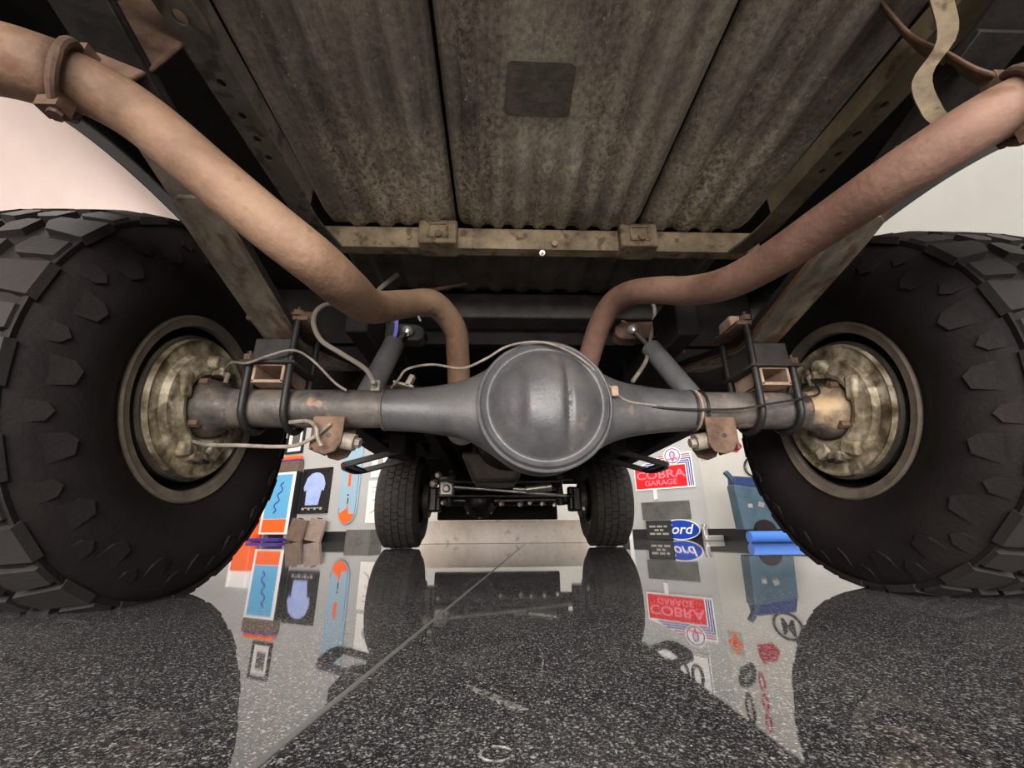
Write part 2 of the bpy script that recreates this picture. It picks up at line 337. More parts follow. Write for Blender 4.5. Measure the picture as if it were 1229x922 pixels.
# zinc divider strip set in the terrazzo (two legs of one joint)
sp = MB()
sp.strip([(-0.266, -0.1, 0.0002), (-0.205, 0.46, 0.0002), (-0.04, 2.06, 0.0002), (0.31, 5.5, 0.0002)], (1, -0.1, 0), 0.005, 0.0016)
struct('trim_1', sp, 'strip', 'thin zinc divider strip let into the terrazzo floor', smooth=0)
for pts, w in (([(-0.099, 0.462), (-0.088, 0.447), (-0.072, 0.429), (-0.055, 0.407), (-0.047, 0.404)], 0.007),
               ([(-0.021, 0.60), (-0.019, 0.555), (-0.023, 0.52), (-0.030, 0.47)], 0.0022)):
    q = smooth_path([(x, y, 0.0003) for x, y in pts], 6); k = len(q)
    mb = MB(); mb.strip(q, (1, 0.5, 0), [w*(0.25+math.sin(pi*i/(k-1))) for i in range(k)], 0.0004)
    obj('dried_streak', mb, 'stain', fl)
mb = MB(); ring = [(-0.072+0.0105*math.cos(2*pi*i/30)*(1+.08*math.sin(3*i)), 0.334+0.0095*math.sin(2*pi*i/30), 0.0003) for i in range(30)]
mb.tube(ring, 0.0006, 6, closed=True); obj('dried_drip_ring', mb, 'stain', fl)
WALLS = {}
def wall(name, A, B, mat, label, h=CEIL, z0=0.0):
    w = Wall(A, B); WALLS[name] = w; mb = MB(); w.rect(mb, 0, z0, w.L, h, -0.08, 0); return struct(name, mb, mat, label, smooth=0, loc=w.A, rot=math.atan2(w.t.y, w.t.x))
wall('wall_back', A_, B_, 'wall_grey', 'grey display wall hung with frames and a pale blue board')
wall('wall_recess_side', B_, C_, 'wall_grey', 'short grey return of the display wall')
wall('wall_recess', C_, D_, 'wall_white', 'white wall ahead of the pickup')
wall('wall_recess_right', D_, E_, 'wall_white', 'narrow white wall strip beside the red sign wall')
wall('wall_sign', E_, F_, 'wall_grey', 'grey wall that carries the red garage sign')
wall('wall_decals', F_, G_, 'wall_white', 'white wall with rows of racing decals')
wall('wall_right', G_, H_, 'wall_right', 'plain white wall on the right of the pickup')
wall('wall_left', I_, A_, 'wall_warm', 'warm white wall on the left of the pickup')
# unseen rear wall; its big window is added to house the fill light
wr = Wall(H_, I_); mb = MB(); L = wr.L; a0, a1, z0, z1 = 0.6, 7.2, 0.06, 3.30
for q in ((0, 0, L, z0), (0, z1, L, CEIL), (0, z0, a0, z1), (a1, z0, L, z1)): wr.rect(mb, *q, -0.08, 0)
struct('wall_rear', mb, 'wall_white', 'white wall with an added, unseen window behind the pickup', smooth=0)
wf = MB()
for q in ((a0, z0, a1, z0+.06), (a0, z1-.06, a1, z1), (a0, z0, a0+.06, z1), (a1-.06, z0, a1, z1), (a0+2.2, z0, a0+2.26, z1), (a0+4.4, z0, a0+4.46, z1)): wr.rect(wf, *q, -0.07, -0.01)
wo = struct('added_window_1', wf, 'base_black', 'wide black framed window added behind the pickup for fill light', smooth=0)
for i in range(3):
    g = MB(); wr.rect(g, a0+.06+2.2*i, z0+.06, a0+2.2*i+2.2, z1-.06, -0.045, -0.039); obj('pane', g, 'glass', wo, smooth=0)
struct('ceiling', MB().box((-0.8, 1.1, CEIL+0.05), (8.9, 13.8, 0.1)), 'ceiling', 'plain white showroom ceiling', smooth=0)
for lx, ly in LIGHT_SPOTS:
    t = thing('ceiling_light', 'square recessed ceiling light panel with white frame', 'light', (lx, ly, CEIL-0.03), 'ceiling light panels')
    f = MB()
    for dx, dy, sx, sy in ((0, .58, 1.22, .06), (0, -.58, 1.22, .06), (.58, 0, .06, 1.1), (-.58, 0, .06, 1.1)): f.box((lx+dx, ly+dy, CEIL-0.03), (sx, sy, .06))
    obj('frame', f, 'white', t, smooth=0)
    obj('diffuser', MB().box((lx, ly, CEIL-0.02), (1.1, 1.1, .02)), 'lamp', t, smooth=0)
for nm, wn, s0, s1 in (('baseboard_back', 'wall_back', 0.0, 3.43), ('baseboard_sign', 'wall_sign', 0.0, 1.237), ('baseboard_right', 'wall_decals', 0.0, 1.83)):
    w = WALLS[wn]; mb = MB(); w.rect(mb, s0, 0, s1, 0.135, 0, 0.015); struct(nm, mb, 'base_black', 'black baseboard along the foot of the '+wn.replace('_', ' '), smooth=0)

# ================================================================== THE PICKUP
AY, AZ = 1.015, 0.422
TR = thing('pickup_truck', 'old lifted pickup truck seen from below behind its rear axle', 'truck', (0, AY, 0))
# ---- bed floor: three ribbed sheet panels overhead
def bed_panel(x0, x1, y0, y1, z, ribs, amp, mat, hole=None, drop=0.02):
    nx = int((x1-x0)/0.007)+1; ys = [y0+(y1-y0)*i/36 for i in range(37)]; vs = []; fs = []
    for j, y in enumerate(ys):
        for i in range(nx+1):
            x = x0+(x1-x0)*i/nx
            k = 0
            for c, hw, a in ribs:
                d = abs(x-c)/hw
                if d < 1: k += a*(0.5+0.5*math.cos(pi*min(1, max(0, (d-.35)/.65))))
            if hole:
                hx0, hx1, hy0, hy1 = hole
                if hx0 < x < hx1 and hy0 < y < hy1: k *= 0.0
            e = min(1, min(x-x0, x1-x)/0.02); fr = min(1, (y1-y)/0.05)
            zz = z - k*amp + (1-e)**2*drop + (1-fr)**2*0.012
            vs.append((x, y, zz))
    w = nx+1
    for j in range(36):
        for i in range(nx): fs.append((j*w+i, j*w+i+1, (j+1)*w+i+1, (j+1)*w+i))
    mb = MB().add(vs, fs); n = len(vs)
    mb.v += [(a, b, c+0.004 if False else z+0.03) for a, b, c in vs]; mb.f += [tuple(i+n for i in f[::-1]) for f in fs]
    bd = [i for i in range(nx+1)] + [j*w+nx for j in range(1, 37)] + [36*w+i for i in range(nx-1, -1, -1)] + [j*w for j in range(35, 0, -1)]
    for a, b in zip(bd, bd[1:]+bd[:1]): mb.f.append((a, b, b+n, a+n))
    return mb
ZB = 0.945
bp1 = bed_panel(-0.545, -0.191, -0.75, 0.985, ZB, [(-0.46, .03, 1), (-0.385, .03, 1), (-0.325, .02, .5), (-0.25, .03, 1)], 0.015, 'bed')
bp2 = bed_panel(-0.183, 0.325, -0.75, 0.985, ZB, [(-0.13, .022, 1), (-0.072, .022, 1), (-0.015, .022, 1), (0.045, .022, 1), (0.105, .022, 1), (0.17, .024, 1), (0.235, .026, 1), (0.29, .02, .8)], 0.015, 'bed', (-0.10, 0.125, 0.2, 0.70))
bp3 = bed_panel(0.333, 0.64, -0.75, 0.985, ZB, [(0.385, .03, 1), (0.46, .03, 1), (0.53, .028, 1), (0.59, .022, .7)], 0.015, 'bed')
for b in (bp1, bp2, bp3): BP = obj('bed_panel', b, 'bed', TR, smooth=50)
P2 = [c for c in TR.children if c.name.startswith('bed_panel')][1]
pt = MB().prism([(-.062, -.05), (-.055, -.054), (.056, -.053), (.066, -.046), (.068, .048), (.06, .055), (-.058, .054), (-.066, .046)], (0.005, 0.586, ZB), (1, 0, 0), (0, 1, 0), (0, 0, 1), -.0015, .003); po = obj('patch', pt, 'patch', P2)
obj('tail_shade_sill', MB().box((0.05, -0.77, 1.02), (1.9, 0.04, 0.16)), 'body', TR, bevel=.01)  # out of view; added with the longer bed to shade the near pipe ends
pf = bed_panel(-0.55, 0.64, 1.05, 1.34, ZB+0.01, [(-.45+.093*i, .03, 1) for i in range(12)], 0.012, 'bed_dark'); obj('bed_front_panel', pf, 'bed_dark', TR, smooth=50)
for s in (-1, 1):
    x0, x1 = (-1.0, -0.55) if s < 0 else (0.645, 1.0)
    obj('bed_side_floor', MB().box(((x0+x1)/2, 0.40, 1.05), (abs(x1-x0), 2.4, 0.02)), 'under', TR, smooth=0)
obj('bed_light_cover', MB().box((0.05, 0.33, 0.99), (1.24, 2.2, 0.012)), 'under', TR, smooth=0)  # added plate above the panels, keeps light from leaking through their seams
# ---- cross member under the bed, with two hat brackets
cm = MB(); prof = [(-.024, .03), (-.024, -.018), (-.016, -.03), (.016, -.03), (.024, -.018), (.024, .03)]
cm.prism(prof, (0, 1.0, 0.905), (0, 1, 0), (0, 0, 1), (1, 0, 0), -0.56, 0.67)
CMO = obj('bed_cross_member', cm, 'tan', TR)
for xc in (-0.236, 0.318):
    b = MB(); b.box((xc, 0.985, 0.906), (0.105, 0.07, 0.074)); bo = obj('bracket', b, 'tan', CMO, bevel=0.006)
    c = MB()
    for dx, dz, sx, sz in ((0, .022, .056, .006), (0, -.02, .056, .006), (.025, 0, .006, .048), (-.025, 0, .006, .048)): c.box((xc+dx, 0.9485, 0.905+dz), (sx, .006, sz))
    obj('bracket_rib', c, 'tan', CMO, bevel=0.001)
    obj('bracket_bolt', MB().cyl((xc+.004, 0.955, 0.89), (xc+.004, 0.940, 0.89), 0.011, 6), 'rust', CMO)
obj('bolt', MB().cyl((0.052, 1.0, 0.88), (0.052, 0.985, 0.862), 0.004, 8).cyl((0.052, 1.0, .874), (.052, .99, .868), .008, 8), 'chrome', CMO)
obj('bolt', MB().cyl((0.085, 0.985, 0.888), (0.085, 0.967, 0.884), 0.008, 8), 'orange_rust', CMO)
obj('channel_beam', MB().box((0.05, 1.40, 0.908), (1.2, 0.10, 0.10)), 'block', TR, bevel=0.008)
# ---- perforated frame rails beside the bed panels
def rail(xs, holes, mat):
    """xs: x of the centre line by y; square-edged channel, real holes in the lower flange"""
    z, w, t = 0.85, 0.05, 0.006; mb = MB(); x_at = lambda y: xs[0] + (xs[1]-xs[0])*(y+0.45)/1.25
    segs = []; y = -0.45
    for hy, r in sorted(holes):
        segs.append((y, hy-0.02, None)); segs.append((hy-0.02, hy+0.02, (hy, r))); y = hy+0.02
    segs.append((y, 0.80, None))
    for y0, y1, h in segs:
        if h is None:
            n = len(mb.v); c0, c1 = x_at(y0), x_at(y1)
            mb.add([(c0-w/2, y0, z), (c0+w/2, y0, z), (c1+w/2, y1, z), (c1-w/2, y1, z), (c0-w/2, y0, z+t), (c0+w/2, y0, z+t), (c1+w/2, y1, z+t), (c1-w/2, y1, z+t)],
                   [(0, 3, 2, 1), (4, 5, 6, 7), (0, 1, 5, 4), (2, 3, 7, 6), (1, 2, 6, 5), (0, 4, 7, 3)])
        else:
            hy, r = h; cx = x_at(hy); vs = []; m = 16
            for zz in (z, z+t):
                for i in range(m):
                    a = 2*pi*i/m; ca, sa = math.cos(a), math.sin(a); k = 1/max(abs(ca), abs(sa))
                    vs.append((cx+ca*k*w/2, hy+sa*k*0.02, zz))
                for i in range(m):
                    a = 2*pi*i/m; vs.append((cx+r*0.9*math.cos(a), hy+r*math.sin(a), zz))
            fs = []
            for i in range(m):
                j = (i+1) % m
                fs += [(i, j, m+j, m+i), (2*m+i, 3*m+i, 3*m+j, 2*m+j), (m+i, m+j, 3*m+j, 3*m+i), (i, 2*m+i, 2*m+j, j)]
            mb.add(vs, fs)
    # curved end that runs up to the cross member, and the web
    s = 1 if xs[0] > 0 else -1; c = x_at(0.8)
    mb.strip(smooth_path([(c, 0.79, z+.003), (c-s*.001, 0.85, z+.004), (c-s*.004, 0.91, z+.012), (c-s*.010, 0.985, z+.026)], 5), (1, 0, 0), w, t)
    s = -s
    mb.add([(x_at(-.45)+s*w/2, -.45, z), (x_at(.8)+s*w/2, .8, z), (x_at(.8)+s*w/2, .8, z+.045), (x_at(-.45)+s*w/2, -.45, z+.045),
            (x_at(-.45)+s*(w/2+.005), -.45, z), (x_at(.8)+s*(w/2+.005), .8, z), (x_at(.8)+s*(w/2+.005), .8, z+.045), (x_at(-.45)+s*(w/2+.005), -.45, z+.045)],
           [(0, 1, 2, 3), (4, 7, 6, 5), (0, 4, 5, 1), (1, 5, 6, 2), (2, 6, 7, 3), (3, 7, 4, 0)])
    return obj('frame_rail', mb, mat, TR)
rail((-0.553, -0.535), [(0.425, .011), (0.522, .008), (0.582, .008), (0.630, .008), (0.673, .008), (0.30, .010)], 'rail')
rail((0.640, 0.612), [(0.427, .011), (0.526, .008), (0.585, .008), (0.632, .008), (0.674, .008), (0.30, .010)], 'rail_olive')
# ---- rear body sides with wheel openings
for s in (-1, 1):
    X = s*1.0; ny = 48; arch = []
    for i in range(ny+1):
        a = pi - pi*i/ny; c, sn_ = math.cos(a), math.sin(a); e = 2/2.7
        arch.append((AY+0.57*math.copysign(abs(c)**e, c), 0.62+(0.388 if s < 0 else 0.325)*abs(sn_)**e))
    mb = MB(); T = 1.35; n0 = len(arch); vs = []
    for dx in (0, s*0.012):
        vs += [(X+dx, y, z) for y, z in arch] + [(X+dx, y, T) for y, z in arch] + [(X+dx, -.8, .62), (X+dx, -.8, T), (X+dx, 1.72, .62), (X+dx, 1.72, T)]
    h = 2*n0+4; fs = []
    for i in range(n0-1): fs += [(i, i+1, n0+i+1, n0+i), (h+i, h+n0+i, h+n0+i+1, h+i+1)]
    fs += [(2*n0, 0, n0, 2*n0+1), (n0-1, 2*n0+2, 2*n0+3, 2*n0-1), (h+2*n0, h+2*n0+1, h+n0, h), (h+n0-1, h+2*n0-1, h+2*n0+3, h+2*n0+2)]
    mb.add(vs, fs); BS = obj('bed_side', mb, 'bed_dark2', TR)
    lip = MB(); lip.strip([(X-s*0.012, y, z) for y, z in arch], (1, 0, 0), 0.036, 0.005); obj('arch_lip', lip, 'body', BS)
# ---- rear axle
AX = obj('rear_axle', MB().tube([(-0.80, AY, AZ), (0.80, AY, AZ-.004)], 0.047, 28), 'axle_tube', TR)
hm = MB(); NX, NA = 72, 56; XC = 0.038; vs = []; fs = []
def hz(d):
    d = abs(d); R = 0.163
    pts = [(0, .163), (.04, .158), (.08, .142), (.105, .124), (.13, .104), (.16, .085), (.20, .0705), (.26, .060), (.32, .0545), (.40, .0505)]
    for (a, ra), (b, rb) in zip(pts, pts[1:]):
        if d <= b: return ra + (rb-ra)*(d-a)/(b-a)
    return pts[-1][1]
def hzs(d): return sum(hz(d+k*.008) for k in range(-3, 4))/7
for i in range(NX+1):
    d = -0.385+0.77*i/NX; zz = hzs(d); k = max(0, 1-abs(d)/.30); yy = 0.049+0.052*k*k*(3-2*k)
    for j in range(NA):
        a = 2*pi*j/NA; c, s_ = math.cos(a), math.sin(a)
        e = 2/(2+1.2*k); vs.append((XC+d, AY+yy*math.copysign(abs(c)**e, c), AZ-.003+zz*math.copysign(abs(s_)**e, s_)))
for i in range(NX):
    for j in range(NA): fs.append((i*NA+j, i*NA+(j+1) % NA, (i+1)*NA+(j+1) % NA, (i+1)*NA+j))
fs += [tuple(range(NA)), tuple(range(NX*NA, NX*NA+NA))[::-1]]
hm.add(vs, fs); HS = obj('differential_housing', hm, 'axle', AX, smooth=60)
# rear bulge: domed stamping with a raised middle band and a rolled rim
dm = MB(); vs = []; fs = []; NR, NT = 30, 72; ZC = AZ-.012
for i in range(NR+1):
    for j in range(NT):
        r = 0.150*i/NR; a = 2*pi*j/NT; x = r*math.cos(a); z = r*math.sin(a)
        t = r/0.150
        if t > 0.93: y = -0.004*(1-(t-.93)/.07) - 0.006*math.sin(pi*(t-.93)/.07)
        elif t > 0.84: y = -0.004 + 0.006*math.sin(pi*(t-.84)/.09)
        else: y = -0.004 - 0.047*(1-(t/.84)**2.6)
        bx = 1/(1+math.exp(-(x+.052)/.0045)) - 1/(1+math.exp(-(x-.040)/.0030))
        y -= 0.013*bx*max(0, 1-(t/.84)**4) if t < .84 else 0
        y += 0.010*math.exp(-((x-.047)/.0065)**2)*max(0, 1-(t/.80)**4) if t < .8 else 0
        vs.append((XC+x, AY-0.093+y, ZC+z*1.0))
for i in range(NR):
    for j in range(NT): fs.append((i*NT+j, i*NT+(j+1) % NT, (i+1)*NT+(j+1) % NT, (i+1)*NT+j))
n = len(vs); vs += [(XC+0.156*math.cos(2*pi*j/NT), AY-0.05, ZC+0.156*math.sin(2*pi*j/NT)) for j in range(NT)]
for j in range(NT): fs.append((NR*NT+j, NR*NT+(j+1) % NT, n+(j+1) % NT, n+j))
dm.add(vs, fs); obj('differential_cover', dm, 'axle', AX, smooth=60)
wd = MB(); wd.tube([(XC+.1535*math.cos(2*pi*j/60), AY-.088, ZC+.1535*math.sin(2*pi*j/60)) for j in range(60)], 0.0045, 8, closed=True); obj('weld_bead', wd, 'axle', AX)
for X in (-0.348, 0.425):
    r = MB(); r.tube([(X, AY+.0505*math.cos(2*pi*j/32), AZ-.003+.0505*math.sin(2*pi*j/32)) for j in range(32)], 0.003, 6, closed=True); obj('weld_ring', r, 'orange_rust' if X > 0 else 'axle_tube', AX)
fp = MB().lathe([(0, -.012), (.010, -.012), (.012, 0), (.012, .01)], (XC-.088, AY-.100, AZ-.012), (0, 1, 0), 14); obj('fill_plug', fp, 'orange_rust', AX)
fp = MB().lathe([(0, -.01), (.008, -.01), (.010, 0), (.010, .01)], (XC+.078, AY-.108, AZ-.02), (0, 1, 0), 12); obj('fill_plug', fp, 'axle', AX)
fp = MB().cyl((XC+.005, AY-.06, AZ+.135), (XC+.002, AY-.092, AZ+.128), .012, 10); obj('vent_boss', fp, 'orange_rust', AX)
obj('weld_patch', MB().box((XC+.165, AY-.085, AZ+.02), (.018, .01, .026)), 'orange_rust', AX, bevel=.004)
# flanges where the tubes meet the brakes
for s in (-1, 1):
    fm = MB().lathe([(.045, s*.655), (.058, s*.672) if False else (.046, s*.70), (.052, s*.735), (.066, s*.752), (.070, s*.765), (.070, s*.80)], (0, AY, AZ-(.004 if s > 0 else 0)), (1, 0, 0), 32)
    obj('tube_flange', fm, 'tube_end', AX)
# lower shock mounts welded under the tubes
for s, xc in ((-1, -0.462), (1, 0.462)):
    m = MB(); poly = [(-.036, .06), (.036, .06), (.034, .0), (.022, -.022), (0, -.030), (-.024, -.024), (-.036, -.004)]
    m.prism(poly, (xc, 0, AZ-.092), (1, 0, 0), (0, 0, 1), (0, 1, 0), .965, .972); m.prism(poly, (xc, 0, AZ-.092), (1, 0, 0), (0, 0, 1), (0, 1, 0), 1.05, 1.057)
    m.box((xc+s*.034, 1.011, AZ-.075), (.006, .092, .07)); SM = obj('shock_mount', m, 'rust', TR, bevel=.002)
    h_ = MB().lathe([(0, -.0008), (.006, -.0008), (.006, .002)], (xc+.004, .965, AZ-.078), (0, 1, 0), 10); obj('bolt_hole', h_, 'black', SM)
    b = MB().tube([(xc-s*.058, .99, AZ-.09), (xc-s*.028, .99, AZ-.085)], .020, 18).cyl((xc-s*.07, .99, AZ-.092), (xc-s*.058, .99, AZ-.09), .012, 6); obj('bushing', b, 'cable', SM)
# ---- brakes
for s in (-1, 1):
    zc = AZ; prof = [(.030, s*.795), (.070, s*.795), (.082, s*.770), (.092, s*.768), (.112, s*.776), (.128, s*.777), (.136, s*.789), (.158, s*.791), (.166, s*.786), (.168, s*.800), (.03, s*.81)]
    m = MB().lathe(prof, (0, AY, zc), (1, 0, 0), 64)
    BK = obj('brake_backing_plate', m, 'plate', TR, smooth=30)
    obj('brake_drum', MB().lathe([(.163, s*.798), (.174, s*.798), (.176, s*.806), (.170, s*.812), (.168, s*.90), (.05, s*.905)], (0, AY, zc), (1, 0, 0), 56), 'drum', BK)
    w = MB().lathe([(0, s*.755), (.017, s*.755), (.020, s*.762), (.020, s*.80)], (0, AY-.02, zc+.108), (1, 0, 0), 20); w.lathe([(0, s*.758), (.015, s*.758), (.018, s*.764), (.018, s*.80)], (0, AY+.028, zc+.104), (1, 0, 0), 20)
    w.box((s*.765, AY+.002, zc+.088), (.04, .05, .02)); obj('wheel_cylinder', w, 'plate', BK, bevel=.003)
    w = MB().tube([(s*.752, AY-.005, zc+.095), (s*.742, AY-.005, zc+.085), (s*.742, AY-.01, zc+.06)], .006, 8); obj('bleeder', w, 'cable', BK)
    for dy, dz, sy, sz, an in ((-.04, -.105, .05, .034, .3), (.045, -.10, .046, .03, -.35), (0, -.118, .06, .026, 0), (-.092, .03, .03, .06, .2), (.095, -.02, .028, .07, 0)):
        obj('stamped_boss', MB().box((s*.776, AY+dy, zc+dz), (.022, sy, sz), Matrix.Rotation(an, 3, 'X')), 'plate', BK, bevel=.007)
    obj('inspection_slot', MB().box((s*.7745, AY+.012, zc-.128), (.03, .024, .009)), 'black', BK)
    for dy, dz in ((-.05, .05), (.05, .05), (-.052, -.05), (.052, -.05)):
        obj('flange_nut', MB().cyl((s*.752, AY+dy, zc+dz), (s*.772, AY+dy, zc+dz), .010, 6), 'rust', BK)
# ---- wheels
def tyre_profile(xi, xo, rb, R, bulge=.035, sh=.035):
    """half section from the inner bead to the outer bead: (radius, x)"""
    w = xo-xi
    half = [(rb, xi), (rb+.018, xi-.007), (rb+.045, xi-bulge*.75), (rb+.085, xi-bulge), (rb+.12, xi-bulge*.95), (R-.055, xi-bulge*.55), (R-.028, xi-bulge*.15), (R-.014, xi+.018), (R-.012, xi+.05)]
    c = (xi+xo)/2
    return half + [(R-.012, c)] + [(r, xi+xo-x) for r, x in half[::-1]]
def rear_wheel(s):
    R = .446 if s < 0 else .433; xi, xo = .797, 1.062;
    RW = bpy.data.objects.new('rear_wheel', None); COL.objects.link(RW); RW.parent = TR; RW.location = (s*.93, 0, AZ)
    prof = [(r, s*x) for r, x in tyre_profile(xi, xo, .221, R)]
    obj('tyre', MB().lathe(prof, (0, AY, AZ), (1, 0, 0), 96), 'rubber', RW, smooth=50)
    # mud-terrain blocks on the crown and shoulder
    tb = MB(); N = 19
    cen = Vector((0, AY, AZ))
    def blk(poly, r0, r1, a, taper=.93):
        """poly: (x, arc offset) footprint on the crown"""
        k = len(poly); vs = []; cx = sum(p[0] for p in poly)/k; ct = sum(p[1] for p in poly)/k
        for rr, tp in ((r0, 1.0), (r1, taper)):
            for x, t in poly:
                x2 = cx+(x-cx)*tp; t2 = ct+(t-ct)*tp; an = a+t2/R
                drop = 0
                e = abs(x2-(xi+xo)/2)-(xo-xi)/2+.035
                if e > 0 and rr > r0: drop = e*e*6
                vs.append((s*x2, AY+(rr-drop)*math.sin(an), AZ+(rr-drop)*math.cos(an)))
        tb.add(vs, [tuple(range(k, 2*k))] + [(i, (i+1) % k, k+(i+1) % k, k+i) for i in range(k)])
    for i in range(N):
        a = 2*pi*i/N; st = 2*pi*R/N
        for m in (0, 1):
            f = (lambda x: x) if m == 0 else (lambda x: xi+xo-x)
            o = 0 if m == 0 else st*.5
            L = .03 if i % 2 else .0
            blk([(f(xi-.012), o-st*.36), (f(xi+.05+L*.3), o-st*.30), (f(xi+.072), o-st*.05), (f(xi+.066), o+st*.10), (f(xi-.012), o+st*.16)], R-.026, R, a)
            blk([(f(xi-.006), o+st*.24), (f(xi+.045), o+st*.20), (f(xi+.058), o+st*.32), (f(xi+.05), o+st*.56), (f(xi-.006), o+st*.54)], R-.026, R-.002, a)
            blk([(f(xi+.082), o-st*.34), (f(xi+.118), o-st*.42), (f(xi+.128), o-st*.12), (f(xi+.112), o+st*.02), (f(xi+.084), o+st*.0)], R-.026, R, a)
            blk([(f(xi+.076), o+st*.12), (f(xi+.108), o+st*.10), (f(xi+.126), o+st*.24), (f(xi+.12), o+st*.44), (f(xi+.078), o+st*.46)], R-.026, R, a)
    obj('tread', tb, 'tread', RW, smooth=25)['kind'] = 'stuff'
    # side biters: radial bars and zigzag ribs on both sidewalls
    sb_ = MB()
    def side(poly, lift, a, inner):
        k = len(poly); vs = []
        def xs(r):
            t = [(rr, x) for rr, x in tyre_profile(xi, xo, .221, R)[:8]]
            for (ra, xa), (rb, xb) in zip(t, t[1:]):
                if ra <= r <= rb: return xa+(xb-xa)*(r-ra)/(rb-ra)
            return t[-1][1]
        for lf in (-.004, lift):
            for r, t in poly:
                x = xs(r)-lf; x = x if inner else xi+xo-x; an = a+t
                vs.append((s*x, AY+r*math.sin(an), AZ+r*math.cos(an)))
        sb_.add(vs, [tuple(range(k, 2*k))] + [(i, (i+1) % k, k+(i+1) % k, k+i) for i in range(k)])
    for inner in (True, False):
        sb_.v.clear(); sb_.f.clear()
        for i in range(N):
            a = 2*pi*i/N; st = 2*pi/N
            side([(R-.022, -.36*st), (R-.022, .14*st), (.352, .08*st), (.338, -.04*st), (.346, -.25*st)], .006, a, inner)
            side([(R-.022, .24*st), (R-.022, .54*st), (.376, .50*st), (.366, .38*st), (.378, .26*st)], .0050, a, inner)
        obj('side_lugs', sb_, 'rubber', RW, smooth=25)['kind'] = 'stuff'
    rg = MB().lathe([(R-.027, s*(xi-.0065)), (R-.018, s*(xi-.0085)), (R-.0165, s*(xi-.004)), (R-.022, s*(xi+.01))], (0, AY, AZ), (1, 0, 0), 96); obj('shoulder_rib', rg, 'rubber', RW, smooth=60)
    rim = MB().lathe([(.221, s*(xi+.012)), (.224, s*(xi+.004)), (.2235, s*(xi-.004)), (.219, s*(xi-.008)), (.212, s*(xi-.0045)), (.199, s*(xi-.003)), (.196, s*(xi+.002)), (.1955, s*(xi+.012))], (0, AY, AZ), (1, 0, 0), 80); obj('rim_lip', rim, 'rim', RW)
    br = MB().lathe([(.1955, s*(xi+.012)), (.194, s*(xi+.04)), (.188, s*(xi+.06)), (.186, s*(xi+.15)), (.199, s*(xi+.20)), (.222, s*(xo-.01)), (.19, s*(xo-.06)), (.08, s*(xo-.07)), (.0, s*(xo-.05))], (0, AY, AZ), (1, 0, 0), 72); obj('rim_barrel', br, 'rim_dark', RW)
for s in (-1, 1): rear_wheel(s)
# ---- leaf springs with lift blocks and U-bolts
for s, mats in ((-1, ('spring', 'spring')), (1, ('spring', 'spring_rust'))):
    X = s*.615; LS = bpy.data.objects.new('leaf_spring', None); COL.objects.link(LS); LS.parent = TR; LS.location = (X, 0, .58)
    k = .245 if s < 0 else .215
    def zl(y, lift): return .580+lift+(k*(AY-y) if y < AY else .20*(y-AY))+(.06*(y-AY)**2)
    ends = [(.610, 1.38), (.50, 1.48), (.36, 1.62), (.10, 1.75)]
    for i, (y0, y1) in enumerate(ends):
        ys = [y0+(y1-y0)*j/28 for j in range(29)]; ws = [.076]*29
        if i == 0: ws[0] = .040; ws[1] = .070; ys[1] = y0+.012
        lm = MB(); lm.strip([(X, y, zl(y, .0105*i+.005)) for y in ys], (1, 0, 0), ws, .0098)
        obj('leaf', lm, mats[0] if i == 0 else mats[1] if i == 1 else 'spring_dark', LS, bevel=.0012, seg=1)
    b = MB().box((X-s*.004, AY-.002, .5475), (.092, .128, .064)).box((X, AY-.002, .517), (.13, .15, .008)); obj('lift_block', b, 'block', LS, bevel=.004)
    h_ = MB()
    for dx, dz, sx, sz in ((0, .022, .074, .007), (0, -.02, .074, .008), (.0335, 0, .007, .046), (-.0335, 0, .007, .046)): h_.box((X, AY-.002, .492), (.0001, .0001, .0001)) if False else h_.box((X+dx, AY-.002, .492+dz), (sx, .118, sz))
    obj('spring_perch', h_, 'orange_rust', LS, bevel=.0015)
    obj('top_plate', MB().box((X, AY, .635), (.15, .14, .012)), 'rust', LS, bevel=.003)
    for dx in (-.048, .048):
        zt = .665 if dx*s < 0 else .545
        u = [(X+dx, AY-.062, zt), (X+dx, AY-.060, .53), (X+dx, AY-.058, .44)]
        for q in range(1, 12): an = pi*q/12; u.append((X+dx, AY-.058*math.cos(an), AZ-.005-.054*math.sin(an)))
        u += [(X+dx, AY+.058, .44), (X+dx, AY+.062, zt)]
        U = obj('u_bolt', MB().tube(u, .0085, 12), 'black_steel', LS)
        for yy in (-.062, .062): obj('nut', MB().cyl((X+dx, AY+yy, zt-.024), (X+dx, AY+yy, zt-.010), .0145, 6), 'rust', U)
    bs = MB().prism([(-.04, 0), (.04, 0), (.03, .05), (-.03, .05)], (X-s*.02, AY+.03, .642), (0, 1, 0), (0, 0, 1), (1, 0, 0), -.03, .03); obj('bump_stop', bs, 'orange_rust' if s > 0 else 'rust', LS, bevel=.006)
    sh = MB().box((X, .10, .90), (.09, .03, .16)); obj('shackle', sh, 'rust', LS, bevel=.005)
# frame hangers beside the springs (dark angled stiffeners in front of the axle)
for s in (-1, 1):
    m = MB(); m.strip([(s*.50, 1.12, .47), (s*.40, 1.40, .60), (s*.38, 1.7, .68)], (0, 0, 1), .05, .006); obj('traction_strut', m, 'rust', TR)
    m = MB(); m.box((s*.44, 2.65, .69), (.06, 3.3, .13)); obj('chassis_rail', m, 'under', TR, bevel=.006)
    m = MB().box((s*.72, 1.52, .78), (.5, .02, .30)); obj('bed_headboard_skirt', m, 'under', TR)
